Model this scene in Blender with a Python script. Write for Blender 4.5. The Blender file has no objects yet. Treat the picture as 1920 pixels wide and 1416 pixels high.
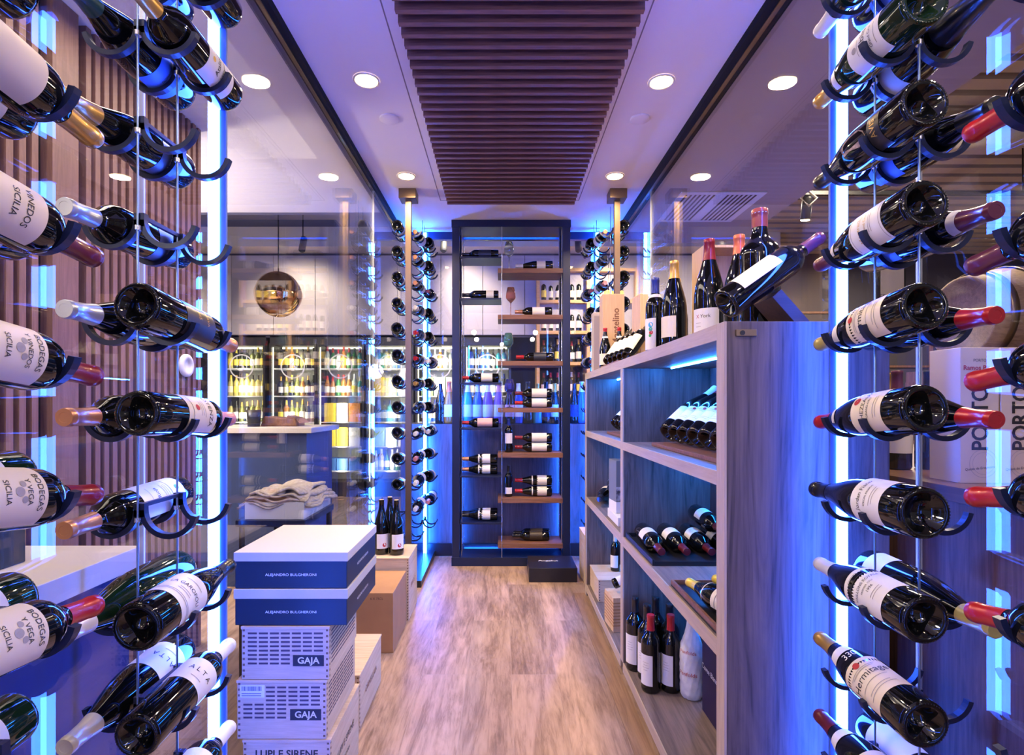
import bpy, math, random
from mathutils import Vector, Matrix
random.seed(11)
SC = bpy.context.scene
COL = SC.collection
PI = math.pi

# ------------------------------------------------------------------ camera, world, exposure
F = 1000.0; U0 = 941.0; V0 = 759.0; EYE = 1.212
cam_d = bpy.data.cameras.new('camera'); cam = bpy.data.objects.new('camera', cam_d); COL.objects.link(cam)
cam.location = (0, 0, EYE); cam.rotation_euler = (PI/2, 0, 0)
cam_d.sensor_width = 36; cam_d.lens = F/1920*36
cam_d.shift_x = (960-U0)/1920; cam_d.shift_y = (V0-708)/1920
cam_d.clip_start = 0.02; cam_d.clip_end = 60
SC.camera = cam
SC.view_settings.view_transform = 'Standard'; SC.view_settings.look = 'None'
SC.view_settings.gamma = 1; SC.view_settings.exposure = 0.62; SC.view_settings.use_curve_mapping = False
W = bpy.data.worlds.new('world'); SC.world = W; W.use_nodes = True
W.node_tree.nodes['Background'].inputs[0].default_value = (0.80, 0.70, 0.82, 1)
W.node_tree.nodes['Background'].inputs[1].default_value = 0.22
cy = SC.cycles
cy.max_bounces = 7; cy.diffuse_bounces = 3; cy.glossy_bounces = 4; cy.transmission_bounces = 4
cy.transparent_max_bounces = 24; cy.caustics_reflective = False; cy.caustics_refractive = False
cy.sample_clamp_indirect = 4; cy.use_denoising = True; cy.blur_glossy = 0.5

def P(u, v, y):
    return Vector(((u-U0)/F*y, y, EYE-(v-V0)/F*y))

# ------------------------------------------------------------------ tagging
def tag(o, label=None, cat=None, group=None, kind=None):
    if label: o['label'] = label
    if cat: o['category'] = cat
    if group: o['group'] = group
    if kind: o['kind'] = kind
    return o
def thing(name, label, cat, loc=(0, 0, 0), rot=(0, 0, 0), group=None):
    o = bpy.data.objects.new(name, None); COL.objects.link(o)
    o.location = loc; o.rotation_euler = rot; o.empty_display_size = .05
    return tag(o, label, cat, group)

# ------------------------------------------------------------------ materials
MATS = {}
def mat(name, col=(0.5, 0.5, 0.5), rough=.5, metal=0, emit=None, es=0, coat=0, spec=.5, trans=0, ior=1.45, alpha=1):
    if name in MATS: return MATS[name]
    m = bpy.data.materials.new(name); m.use_nodes = True
    b = m.node_tree.nodes['Principled BSDF']
    b.inputs['Base Color'].default_value = (*col, 1); b.inputs['Roughness'].default_value = rough
    b.inputs['Metallic'].default_value = metal; b.inputs['Coat Weight'].default_value = coat
    b.inputs['Coat Roughness'].default_value = .03
    b.inputs['Specular IOR Level'].default_value = spec; b.inputs['IOR'].default_value = ior
    b.inputs['Transmission Weight'].default_value = trans; b.inputs['Alpha'].default_value = alpha
    if emit:
        b.inputs['Emission Color'].default_value = (*emit, 1); b.inputs['Emission Strength'].default_value = es
    MATS[name] = m; return m
def wood(name, c1, c2, axis='Z', scale=1.0, rough=.45, c3=None, bump=.15, stretch=14, knots=True):
    if name in MATS: return MATS[name]
    m = mat(name, c1, rough); nt = m.node_tree; N = nt.nodes; L = nt.links
    b = N['Principled BSDF']
    tc = N.new('ShaderNodeTexCoord'); mp = N.new('ShaderNodeMapping')
    s = [stretch*scale]*3; s['XYZ'.index(axis)] = 1.1*scale; mp.inputs['Scale'].default_value = s
    L.new(tc.outputs['Object'], mp.inputs[0])
    n1 = N.new('ShaderNodeTexNoise'); n1.inputs['Scale'].default_value = 1.6; n1.inputs['Detail'].default_value = 6
    n1.inputs['Distortion'].default_value = 2.2; n1.inputs['Roughness'].default_value = .62
    L.new(mp.outputs[0], n1.inputs[0])
    mp2 = N.new('ShaderNodeMapping'); s2 = [90*scale]*3; s2['XYZ'.index(axis)] = 3*scale; mp2.inputs['Scale'].default_value = s2
    L.new(tc.outputs['Object'], mp2.inputs[0])
    n2 = N.new('ShaderNodeTexNoise'); n2.inputs['Scale'].default_value = 2; n2.inputs['Detail'].default_value = 3
    L.new(mp2.outputs[0], n2.inputs[0])
    mx = N.new('ShaderNodeMath'); mx.operation = 'MULTIPLY_ADD'; mx.inputs[1].default_value = .35
    L.new(n2.outputs[0], mx.inputs[0])
    sc = N.new('ShaderNodeMath'); sc.operation = 'MULTIPLY'; sc.inputs[1].default_value = .72; L.new(n1.outputs[0], sc.inputs[0])
    L.new(sc.outputs[0], mx.inputs[2])
    r = N.new('ShaderNodeValToRGB'); r.color_ramp.elements[0].position = .36; r.color_ramp.elements[1].position = .66
    r.color_ramp.elements[0].color = (*c2, 1); r.color_ramp.elements[1].color = (*c1, 1)
    if c3:
        e = r.color_ramp.elements.new(.5); e.color = (*c3, 1)
    L.new(mx.outputs[0], r.inputs[0]); L.new(r.outputs[0], b.inputs['Base Color'])
    bp = N.new('ShaderNodeBump'); bp.inputs['Strength'].default_value = bump; bp.inputs['Distance'].default_value = .002
    L.new(mx.outputs[0], bp.inputs['Height']); L.new(bp.outputs[0], b.inputs['Normal'])
    return m
def glass_pane(name, tint=(1, 1, 1), f0=.05, gain=1.0):
    if name in MATS: return MATS[name]
    m = bpy.data.materials.new(name); m.use_nodes = True; nt = m.node_tree; N = nt.nodes; L = nt.links
    N.remove(N['Principled BSDF']); out = N['Material Output']
    t = N.new('ShaderNodeBsdfTransparent'); t.inputs[0].default_value = (*tint, 1)
    g = N.new('ShaderNodeBsdfGlossy'); g.inputs['Roughness'].default_value = 0.0
    lw = N.new('ShaderNodeLayerWeight'); lw.inputs['Blend'].default_value = .5
    p = N.new('ShaderNodeMath'); p.operation = 'POWER'; p.inputs[1].default_value = 5
    L.new(lw.outputs['Facing'], p.inputs[0])
    q = N.new('ShaderNodeMath'); q.operation = 'MULTIPLY_ADD'; q.inputs[1].default_value = (1-f0)*gain; q.inputs[2].default_value = f0; q.use_clamp = True
    L.new(p.outputs[0], q.inputs[0])
    mx = N.new('ShaderNodeMixShader'); L.new(q.outputs[0], mx.inputs[0]); L.new(t.outputs[0], mx.inputs[1]); L.new(g.outputs[0], mx.inputs[2])
    L.new(mx.outputs[0], out.inputs[0]); MATS[name] = m; return m
def noisy(name, c1, c2, scale=20, rough=.6, bump=0, coat=0):
    if name in MATS: return MATS[name]
    m = mat(name, c1, rough, coat=coat); nt = m.node_tree; N = nt.nodes; L = nt.links
    tc = N.new('ShaderNodeTexCoord'); n = N.new('ShaderNodeTexNoise'); n.inputs['Scale'].default_value = scale; n.inputs['Detail'].default_value = 4
    L.new(tc.outputs['Object'], n.inputs[0])
    r = N.new('ShaderNodeValToRGB'); r.color_ramp.elements[0].position = .35; r.color_ramp.elements[1].position = .65
    r.color_ramp.elements[0].color = (*c2, 1); r.color_ramp.elements[1].color = (*c1, 1)
    L.new(n.outputs[0], r.inputs[0]); L.new(r.outputs[0], N['Principled BSDF'].inputs['Base Color'])
    if bump:
        bp = N.new('ShaderNodeBump'); bp.inputs['Strength'].default_value = bump; bp.inputs['Distance'].default_value = .01
        L.new(n.outputs[0], bp.inputs['Height']); L.new(bp.outputs[0], N['Principled BSDF'].inputs['Normal'])
    return m

def floor_mat():
    m = mat('floor_planks', (.5, .36, .26), .42, spec=.4); nt = m.node_tree; N = nt.nodes; L = nt.links; b = N['Principled BSDF']
    tc = N.new('ShaderNodeTexCoord'); mp = N.new('ShaderNodeMapping')
    mp.inputs['Rotation'].default_value = (0, 0, PI/2); mp.inputs['Location'].default_value = (.62-.025, -.043, 0)
    L.new(tc.outputs['Object'], mp.inputs[0])
    br = N.new('ShaderNodeTexBrick'); br.offset = .5; br.inputs['Scale'].default_value = 1
    br.inputs['Brick Width'].default_value = 1.2; br.inputs['Row Height'].default_value = .2
    br.inputs['Mortar Size'].default_value = .0012; br.inputs['Mortar Smooth'].default_value = .2
    br.inputs['Color1'].default_value = (0, 0, 0, 1); br.inputs['Color2'].default_value = (1, 1, 1, 1); br.inputs['Mortar'].default_value = (.5, .5, .5, 1)
    L.new(mp.outputs[0], br.inputs[0])
    # grain, shifted per plank
    sep = N.new('ShaderNodeVectorMath'); sep.operation = 'MULTIPLY_ADD'
    L.new(br.outputs['Color'], sep.inputs[0]); sep.inputs[1].default_value = (7, 5, 3); L.new(tc.outputs['Object'], sep.inputs[2])
    def grain(sc, det, dist):
        q = N.new('ShaderNodeMapping'); q.inputs['Scale'].default_value = sc; L.new(sep.outputs[0], q.inputs[0])
        n = N.new('ShaderNodeTexNoise'); n.inputs['Scale'].default_value = 1; n.inputs['Detail'].default_value = det; n.inputs['Distortion'].default_value = dist
        n.inputs['Roughness'].default_value = .65
        L.new(q.outputs[0], n.inputs[0]); return n
    a = grain((13, 1.6, 1), 6, 1.8); c = grain((95, 9, 1), 4, .6); k = grain((4, 2.2, 1), 2, .4)
    r = N.new('ShaderNodeValToRGB'); cr = r.color_ramp
    cr.elements[0].position = .28; cr.elements[0].color = (.06, .035, .025, 1)
    cr.elements[1].position = .70; cr.elements[1].color = (.50, .345, .235, 1)
    e = cr.elements.new(.44); e.color = (.235, .15, .10, 1); e = cr.elements.new(.54); e.color = (.375, .25, .17, 1)
    m1 = N.new('ShaderNodeMath'); m1.operation = 'MULTIPLY_ADD'; m1.inputs[1].default_value = .30; L.new(c.outputs[0], m1.inputs[0])
    m0 = N.new('ShaderNodeMath'); m0.operation = 'MULTIPLY'; m0.inputs[1].default_value = .52; L.new(a.outputs[0], m0.inputs[0]); L.new(m0.outputs[0], m1.inputs[2])
    m2 = N.new('ShaderNodeMath'); m2.operation = 'MULTIPLY_ADD'; m2.inputs[1].default_value = .2; L.new(k.outputs[0], m2.inputs[0]); L.new(m1.outputs[0], m2.inputs[2])
    L.new(m2.outputs[0], r.inputs[0])
    hv = N.new('ShaderNodeHueSaturation'); L.new(r.outputs[0], hv.inputs['Color'])
    vv = N.new('ShaderNodeMath'); vv.operation = 'MULTIPLY_ADD'; vv.inputs[1].default_value = .30; vv.inputs[2].default_value = .85; L.new(br.outputs['Color'], vv.inputs[0])
    L.new(vv.outputs[0], hv.inputs['Value'])
    mxs = N.new('ShaderNodeMix'); mxs.data_type = 'RGBA'; L.new(br.outputs['Fac'], mxs.inputs[0]); L.new(hv.outputs[0], mxs.inputs[6]); mxs.inputs[7].default_value = (.34, .24, .18, 1)
    L.new(mxs.outputs[2], b.inputs['Base Color'])
    bp = N.new('ShaderNodeBump'); bp.inputs['Strength'].default_value = .12; bp.inputs['Distance'].default_value = .002
    L.new(m1.outputs[0], bp.inputs['Height']); L.new(bp.outputs[0], b.inputs['Normal'])
    return m

M_floor = floor_mat()
M_ceil = mat('painted_ceiling', (.84, .78, .78), .75)
M_ceil_out = mat('painted_soffit', (.82, .77, .73), .8)
M_black = mat('black_metal', (.012, .013, .016), .35, spec=.5)
M_ledtint_metal = mat('dark_rack_metal', (.011, .018, .055), .36, metal=.2)  # black metal with some of the led blue put into its colour
M_bronze = mat('bronze_metal', (.20, .14, .085), .34, metal=.75)
M_steel = mat('steel_cable', (.75, .77, .8), .25, metal=1)
M_glass = glass_pane('clear_glass_pane', (.97, .98, .985), .05, 1.3)
M_glassedge = mat('glass_edge', (.75, .85, .85), .15, emit=(.6, .75, .85), es=0.0)
M_led = mat('led_diffuser_near', (.9, .9, .95), .4, emit=(.024, .105, 1.0), es=64)
M_ledfar = mat('led_diffuser_far', (.9, .9, .95), .4, emit=(.010, .125, 1.0), es=190)
M_ledback = mat('led_diffuser_added', (.9, .9, .95), .4, emit=(.03, .14, 1.0), es=28)  # for the added bars behind the camera
M_ledsoft = mat('shelf_led', (.9, .9, .95), .4, emit=(.02, .20, 1.0), es=260)
M_warm = mat('downlight_glow', (1, .95, .85), .4, emit=(1, .70, .36), es=16)
M_white = mat('white_plastic', (.8, .8, .82), .4)
M_darkwood = wood('slat_walnut', (.24, .105, .068), (.10, .042, .028), 'X', 2, .5)
M_slatwall = wood('slat_wall_wood', (.25, .125, .08), (.15, .072, .048), 'Z', 1.5, .5)
M_slatback = mat('slat_wall_gap', (.015, .009, .008), .8)
M_oak = wood('grey_oak_veneer', (.155, .112, .092), (.035, .026, .024), 'Z', .8, .5, (.10, .073, .064), bump=.3)
M_oakY = wood('grey_oak_shelf', (.23, .17, .14), (.09, .065, .06), 'Y', .8, .5, (.16, .12, .10))
M_edge = wood('light_oak_edging', (.52, .41, .32), (.40, .31, .24), 'Y', 1, .5)
M_edgeZ = wood('light_oak_edging_upright', (.52, .41, .32), (.40, .31, .24), 'Z', 1, .5)
M_walnut = wood('walnut_board', (.26, .12, .07), (.13, .058, .035), 'X', 1.5, .45)
M_pine = wood('pine_crate', (.66, .50, .33), (.50, .36, .22), 'X', 1.2, .6, stretch=10)
M_pineY = wood('pine_crate_side', (.66, .50, .33), (.50, .36, .22), 'Y', 1.2, .6, stretch=10)
M_pineZ = wood('pine_box_upright', (.70, .48, .26), (.56, .36, .19), 'Z', 1.2, .55, stretch=10)
M_gold_wood = wood('honey_shelf_wood', (.62, .36, .14), (.42, .23, .09), 'X', 1, .5)
M_brownwood = wood('brown_panel_wood', (.26, .13, .085), (.10, .05, .035), 'Z', 1.2, .45)
M_ink = mat('black_ink', (.02, .018, .02), .6)
M_inkblue = mat('navy_ink', (.02, .03, .09), .6)
M_inkred = mat('red_ink', (.45, .02, .025), .6)
M_inkbrown = mat('burnt_brand_ink', (.20, .08, .04), .6)
M_inkgold = mat('gold_ink', (.60, .38, .12), .35, metal=.5)
M_inkgrey = mat('grey_ink', (.35, .32, .30), .6)
M_whiteink = mat('white_ink', (.85, .85, .85), .5)
M_paper = mat('white_paper_label', (.78, .76, .74), .55)
M_cream = mat('cream_paper_label', (.76, .67, .50), .55)
M_bottle = mat('dark_wine_glass', (.003, .0035, .004), .05, coat=.35, spec=.5)
M_bottleg = mat('green_wine_glass', (.005, .018, .008), .05, coat=.35, spec=.5)
CAPC = dict(red=(.42, .012, .018), darkred=(.14, .012, .018), purple=(.12, .02, .05), gold=(.62, .36, .08), olive=(.45, .36, .10),
            white=(.78, .76, .74), black=(.012, .012, .014), silver=(.55, .58, .62), copper=(.62, .28, .14), green=(.02, .07, .06),
            orange=(.72, .16, .05), blue=(.02, .035, .22), wine=(.22, .01, .02), yellow=(.75, .55, .06), cream=(.66, .58, .40), pink=(.6, .25, .28), brickred=(.35, .06, .035))
def capm(c):
    met = .55 if c in ('gold', 'silver', 'copper') else .1
    return mat('capsule_foil_'+c, CAPC[c], .3, metal=met, coat=.3)

# ------------------------------------------------------------------ mesh builder
class MB:
    def __init__(s): s.v = []; s.f = []; s.m = []; s.s = []
    def add(s, vs, fs, mat=0, smooth=False, M=None):
        o = len(s.v)
        s.v += [tuple(M @ Vector(v)) for v in vs] if M is not None else [tuple(v) for v in vs]
        for f in fs: s.f.append([i+o for i in f]); s.m.append(mat); s.s.append(smooth)
        return s
    def box(s, x0, x1, y0, y1, z0, z1, mat=0, M=None):
        vs = [(x0, y0, z0), (x1, y0, z0), (x1, y1, z0), (x0, y1, z0), (x0, y0, z1), (x1, y0, z1), (x1, y1, z1), (x0, y1, z1)]
        return s.add(vs, [(0, 3, 2, 1), (4, 5, 6, 7), (0, 1, 5, 4), (1, 2, 6, 5), (2, 3, 7, 6), (3, 0, 4, 7)], mat, False, M)
    def lathe(s, prof, seg=24, mat=0, smooth=True, M=None):
        vs = []; fs = []; idx = []
        for r, z in prof:
            if r < 1e-6: idx.append([len(vs)]*seg); vs.append((0, 0, z))
            else:
                idx.append(list(range(len(vs), len(vs)+seg)))
                vs += [(r*math.cos(2*PI*i/seg), r*math.sin(2*PI*i/seg), z) for i in range(seg)]
        for a, b in zip(idx, idx[1:]):
            for i in range(seg):
                j = (i+1) % seg; q = [a[i], a[j], b[j], b[i]]; w = []
                for t in q:
                    if t not in w: w.append(t)
                if len(w) > 2: fs.append(w)
        return s.add(vs, fs, mat, smooth, M)
    def cyl(s, p0, p1, r, seg=12, mat=0, smooth=True, r1=None):
        p0 = Vector(p0); p1 = Vector(p1); d = p1-p0; M = Matrix.Translation(p0) @ d.to_track_quat('Z', 'Y').to_matrix().to_4x4()
        r1 = r if r1 is None else r1
        s.lathe([(0, 0), (r, 0)], seg, mat, False, M); s.lathe([(r, 0), (r1, d.length)], seg, mat, smooth, M)
        return s.lathe([(r1, d.length), (0, d.length)], seg, mat, False, M)
    def tube(s, pts, r, seg=8, mat=0):
        pts = [Vector(p) for p in pts]; vs = []; fs = []; up = Vector((0, 0, 1))
        for i, p in enumerate(pts):
            t = (pts[min(i+1, len(pts)-1)]-pts[max(i-1, 0)]).normalized()
            a = t.cross(up)
            if a.length < .05: a = t.cross(Vector((1, 0, 0)))
            a.normalize(); b = t.cross(a)
            vs += [tuple(p+a*(r*math.cos(2*PI*k/seg))+b*(r*math.sin(2*PI*k/seg))) for k in range(seg)]
        for i in range(len(pts)-1):
            for k in range(seg):
                l = (k+1) % seg; fs.append((i*seg+k, i*seg+l, (i+1)*seg+l, (i+1)*seg+k))
        fs.append(tuple(range(seg))[::-1]); fs.append(tuple(range((len(pts)-1)*seg, len(pts)*seg)))
        return s.add(vs, fs, mat, True)
    def prism(s, poly, d, mat=0, M=None):          # poly in xz, extruded along y by d
        n = len(poly); vs = [(x, 0, z) for x, z in poly]+[(x, d, z) for x, z in poly]
        fs = [tuple(range(n)), tuple(range(n, 2*n))[::-1]]+[(i, i+n, (i+1) % n+n, (i+1) % n) for i in range(n)]
        return s.add(vs, fs, mat, False, M)
    def mesh(s, name, mats):
        me = bpy.data.meshes.new(name); me.from_pydata(s.v, [], s.f)
        for m in mats: me.materials.append(m)
        me.polygons.foreach_set('material_index', s.m); me.polygons.foreach_set('use_smooth', s.s); me.update()
        return me
    def build(s, name, mats, parent=None, loc=None, bevel=0):
        if not isinstance(mats, (list, tuple)): mats = [mats]
        o = bpy.data.objects.new(name, s.mesh(name, mats)); COL.objects.link(o)
        if parent: o.parent = parent
        if loc is not None: o.location = loc
        if bevel:
            b = o.modifiers.new('bevel', 'BEVEL'); b.width = bevel; b.segments = 2; b.limit_method = 'ANGLE'
        return o
def link(name, me, parent=None, loc=None):
    o = bpy.data.objects.new(name, me); COL.objects.link(o)
    if parent: o.parent = parent
    if loc is not None: o.location = loc
    return o
def struct(name, mb, mats):
    return tag(mb.build(name, mats), kind='structure')

TXT = {}
def text2d(s, size):
    if s not in TXT:
        c = bpy.data.curves.new('t', 'FONT'); c.body = s.lstrip('*'); c.offset = .022 if s[0] == '*' else 0; c.size = 1; c.align_x = 'CENTER'; c.align_y = 'CENTER'; c.resolution_u = 3
        o = bpy.data.objects.new('t', c); COL.objects.link(o)
        dg = bpy.context.evaluated_depsgraph_get(); me = o.evaluated_get(dg).to_mesh()
        TXT[s] = ([tuple(v.co) for v in me.vertices], [tuple(p.vertices) for p in me.polygons])
        bpy.data.objects.remove(o); bpy.data.curves.remove(c)
    v, f = TXT[s]
    return [(x*size, y*size) for x, y, z in v], f
def flat_text(mb, s, size, origin, right, up, mat=0, sx=1.0):
    v, f = text2d(s, size); o = Vector(origin); r = Vector(right).normalized(); u = Vector(up).normalized()
    mb.add([o+r*(x*sx)+u*y for x, y in v], f, mat)

# ------------------------------------------------------------------ bottles
BP = dict(
 bordeaux=[(0, .034), (.010, .031), (.019, .020), (.027, .003), (.0315, 0), (.0358, .002), (.0375, .008), (.0378, .05), (.0378, .186), (.0370, .196), (.0335, .207), (.0270, .217), (.0205, .225), (.0165, .234), (.0146, .246), (.0140, .262), (.0138, .288), (.0146, .2885), (.0147, .296), (.0145, .299), (0, .299)],
 burgundy=[(0, .038), (.011, .034), (.021, .022), (.0295, .003), (.0345, 0), (.0395, .002), (.0412, .009), (.0414, .05), (.0414, .135), (.0400, .152), (.0365, .172), (.0310, .194), (.0245, .216), (.0190, .236), (.0160, .252), (.0145, .266), (.0142, .288), (.0147, .2885), (.0148, .296), (.0142, .299), (0, .299)],
 champagne=[(0, .026), (.016, .024), (.026, .014), (.034, .003), (.038, 0), (.0425, .003), (.0442, .010), (.0445, .05), (.0445, .130), (.0428, .152), (.0385, .175), (.0320, .200), (.0250, .225), (.0190, .250), (.0160, .272), (.0150, .298), (.0168, .299), (.0168, .308), (.0155, .313), (0, .313)])
def rad(kind, z):
    p = BP[kind]
    for (r0, z0), (r1, z1) in zip(p[4:], p[5:]):
        if z0 <= z <= z1 and z1 > z0: return r0+(r1-r0)*(z-z0)/(z1-z0)
    return p[6][0]
CACHE = {}
def body_mesh(kind, seg, knurl, m):
    k = ('b', kind, seg, knurl, m.name)
    if k not in CACHE:
        mb = MB(); mb.lathe(BP[kind], seg, 0)
        if knurl:
            r0 = BP[kind][5][0]-.0018
            for i in range(48):
                a = 2*PI*i/48; c = (r0*math.cos(a), r0*math.sin(a), .0008)
                mb.add([(c[0]+.0016*dx, c[1]+.0016*dy, c[2]+.0002+.0016*dz) for dx, dy, dz in ((1, 0, 0), (0, 1, 0), (-1, 0, 0), (0, -1, 0), (0, 0, -1))],
                       [(1, 0, 4), (2, 1, 4), (3, 2, 4), (0, 3, 4)], 0, True)
        CACHE[k] = mb.mesh('wine_bottle', [m])
    return CACHE[k]
def cap_mesh(kind, seg, c, z0=None):
    k = ('c', kind, seg, c, z0)
    if k not in CACHE:
        zt = BP[kind][-1][1]; z0 = z0 or zt-.060; rl = .0152 if kind != 'champagne' else .0172
        pr = [(rad(kind, z0)+.0004, z0)]
        for z in (z0+.006, z0+.014, z0+.022):
            if z < zt-.014: pr.append((max(rad(kind, z)+.0008, .0147), z))
        pr += [(.0147 if kind != 'champagne' else .0160, zt-.0125), (rl+.0003, zt-.0115), (rl+.0005, zt-.0065), (rl-.0001, zt-.0045), (rl-.0001, zt-.0002), (rl-.0010, zt+.0012)]
        mb = MB().lathe(pr, seg, 0); mb.lathe([(rl-.0010, zt+.0012), (.0085, zt+.0012), (.0082, zt+.0007), (0, zt+.0007)], seg, 0, False)
        CACHE[k] = mb.mesh('capsule', [capm(c)])
    return CACHE[k]
def patch(mb, kind, z0, z1, ang, seg=18, rows=1, mat=0, off=.0006, a0=0):
    vs = []; fs = []
    for j in range(rows+1):
        z = z0+(z1-z0)*j/rows; r = rad(kind, z)+off
        vs += [(r*math.cos(a0-ang+2*ang*i/seg), r*math.sin(a0-ang+2*ang*i/seg), z) for i in range(seg+1)]
    for j in range(rows):
        for i in range(seg):
            q = j*(seg+1)+i; fs.append((q, q+1, q+seg+2, q+seg+1))
    mb.add(vs, fs, mat, True)
def wrap_text(mb, kind, s, size, zc, mat=0, a0=0, sx=1.0):
    v, f = text2d(s, size); r = rad(kind, zc)+.0011
    mb.add([(r*math.cos(a0+x*sx/r), r*math.sin(a0+x*sx/r), zc+y) for x, y in v], f, mat)
def label_mesh(kind, lab):
    # lab: dict(z0,z1,ang,paper)
    k = ('l', kind, lab['z0'], lab['z1'], lab['ang'], lab['paper'].name)
    if k not in CACHE:
        mb = MB(); patch(mb, kind, lab['z0'], lab['z1'], lab['ang'], 18, 2); CACHE[k] = mb.mesh('front_label', [lab['paper']])
    return CACHE[k]
NEAR = 44; FAR = 18
def bottle(kind, base, axis, face, cap, lab, label, group=None, near=True, glass=None, scale=1.0, capz=None, neck=None, cat='wine bottle', extra=None, name='wine_bottle'):
    glass = glass or M_bottle; seg = NEAR if near else FAR
    o = link(name, body_mesh(kind, seg, near, glass)); tag(o, label, cat, group)
    d = Vector(axis).normalized(); f = Vector(face); x = (f-d*f.dot(d)).normalized(); y = d.cross(x)
    R = Matrix((x, y, d)).transposed()
    o.location = base; o.rotation_euler = R.to_euler(); o.scale = (scale,)*3
    if cap: link('capsule', cap_mesh(kind, seg, cap, capz), o)
    if neck:
        mb = MB(); patch(mb, kind, neck[0], neck[1], neck[3] if len(neck) > 3 else 1.2, 14, 3, off=.0012)
        mb.build('neck_label', neck[2], o)
    if lab:
        l = link('front_label', label_mesh(kind, lab), o)
        tx = lab.get('text')
        if tx and near:
            mb = MB(); mats = []
            for t in tx:
                if t[3] not in mats: mats.append(t[3])
                if t[0] == '#dot':
                    r = rad(kind, t[2])+.0010; a0 = t[4] if len(t) > 4 else 0
                    pts = [(t[1]*math.cos(2*PI*i/20), t[1]*math.sin(2*PI*i/20)) for i in range(20)]
                    mb.add([(r*math.cos(a0+px/r), r*math.sin(a0+px/r), t[2]+pz) for px, pz in pts], [tuple(range(20))], mats.index(t[3]))
                elif t[0] == '#bar':      # thin printed line: half-angle in t[1]
                    patch(mb, kind, t[2]-.0006, t[2]+.0006, t[1], 12, 1, mats.index(t[3]), off=.0011, a0=(t[4] if len(t) > 4 else 0))
                else:
                    wrap_text(mb, kind, t[0], t[1], t[2], mats.index(t[3]), t[4] if len(t) > 4 else 0, t[5] if len(t) > 5 else 1)
            mb.build('lettering', mats, l)
    if extra: extra(o)
    return o
def L(z0, z1, ang, paper, text=None): return dict(z0=z0, z1=z1, ang=ang, paper=paper, text=text)
def fine(zs, ink=None, half=.5): return [('#bar', half*random.uniform(.6, 1), z, ink or M_inkgrey) for z in zs]

# ------------------------------------------------------------------ room shell
GL, GR = -.815, .945; ZC = 2.6; YE = 4.28
struct('floor', MB().box(-7, 9, -4, 11, -.1, 0), M_floor)
struct('ceiling', MB().box(GL-.03, GR+.03, -1.2, YE+.06, ZC, ZC+.1), M_ceil)
mb = MB(); mb.box(GL-.045, GL+.028, -1.2, YE, ZC-.030, ZC-.0005); mb.box(GL-.01, GL+.006, -1.2, YE, ZC-.034, ZC-.030, 1)
M_matte = mat('matte_black', (.008, .008, .010), .75, spec=.2)
struct('trim_1', mb, [M_matte, M_bronze])
mb = MB(); mb.box(GR-.040, GR+.032, -1.2, YE, ZC-.030, ZC-.0005); mb.box(GR-.012, GR+.006, -1.2, YE, ZC-.034, ZC-.030, 1)
struct('trim_2', mb, [M_matte, M_bronze])
struct('baseboard_left', MB().box(GL-.02, GL+.02, -1.2, YE, 0.0005, .035), M_black)
struct('baseboard_right', MB().box(GR-.02, GR+.02, -1.2, YE, 0.0005, .035), M_black)
n = 0
for side, g in (('left', GL), ('right', GR)):
    for y0, y1 in ((-1.1, 1.205), (1.211, 3.37), (3.376, YE-.02)):
        n += 1
        o = struct('window_%d' % n, MB().box(g-.005, g+.005, y0, y1, .036, ZC-.035), M_glass)
    for y in (1.2055, 3.3705):
        tag(MB().box(g-.0055, g+.0055, y, y+.005, .036, ZC-.035).build('trim_%d' % (n*2+int(y)), mat('glass_joint', (.55, .58, .6), .3)), kind='structure')
# end of the passage: glass above a panelled base
struct('trim_20', MB().box(GL, GR, YE, YE+.05, ZC-.06, ZC-.0005), M_ledtint_metal)
struct('window_7', MB().box(GL+.01, GR-.01, YE+.02, YE+.03, 1.06, ZC-.061), M_glass)
mb = MB(); mb.box(GL, GR, YE+.01, YE+.05, .0005, 1.055); struct('wall_back', mb, wood('end_panel_wood', (.11, .09, .10), (.05, .042, .045), 'Z', 1, .4))
struct('baseboard_back', MB().box(GL+.03, GR-.03, YE-.012, YE+.008, .0005, .10), M_black)
# thin shadow-gap around the slatted feature in the ceiling
mb = MB()
for x in (-.419, .519): mb.box(x, x+.005, -1.2, 3.62, ZC-.0012, ZC+.001)
mb.box(-.419, .524, 3.62, 3.625, ZC-.0012, ZC+.001)
struct('trim_21', mb, mat('shadow_gap', (.25, .2, .2), .7))

# ceiling slats: one battened feature
t = thing('slatted_ceiling_panel', 'long ladder of dark walnut slats hanging under the middle of the ceiling', 'ceiling slats', (.06, 2.2, ZC-.002))
mb = MB(); mb.box(-.40, .40, -1.4, 1.36, -.006, 0); mb.build('backing_board', mat('slat_backing', (.015, .01, .009), .8), t)
slat = None
y = 3.51-2.2; i = 0
while y > -1.35:
    if slat is None:
        me = MB().box(-.42, .42, 0, .021, -.062, -.0065).mesh('slat', [M_darkwood]); slat = me
    s = link('slat', slat, t, (0, y, 0)); y -= .0594; i += 1

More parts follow.
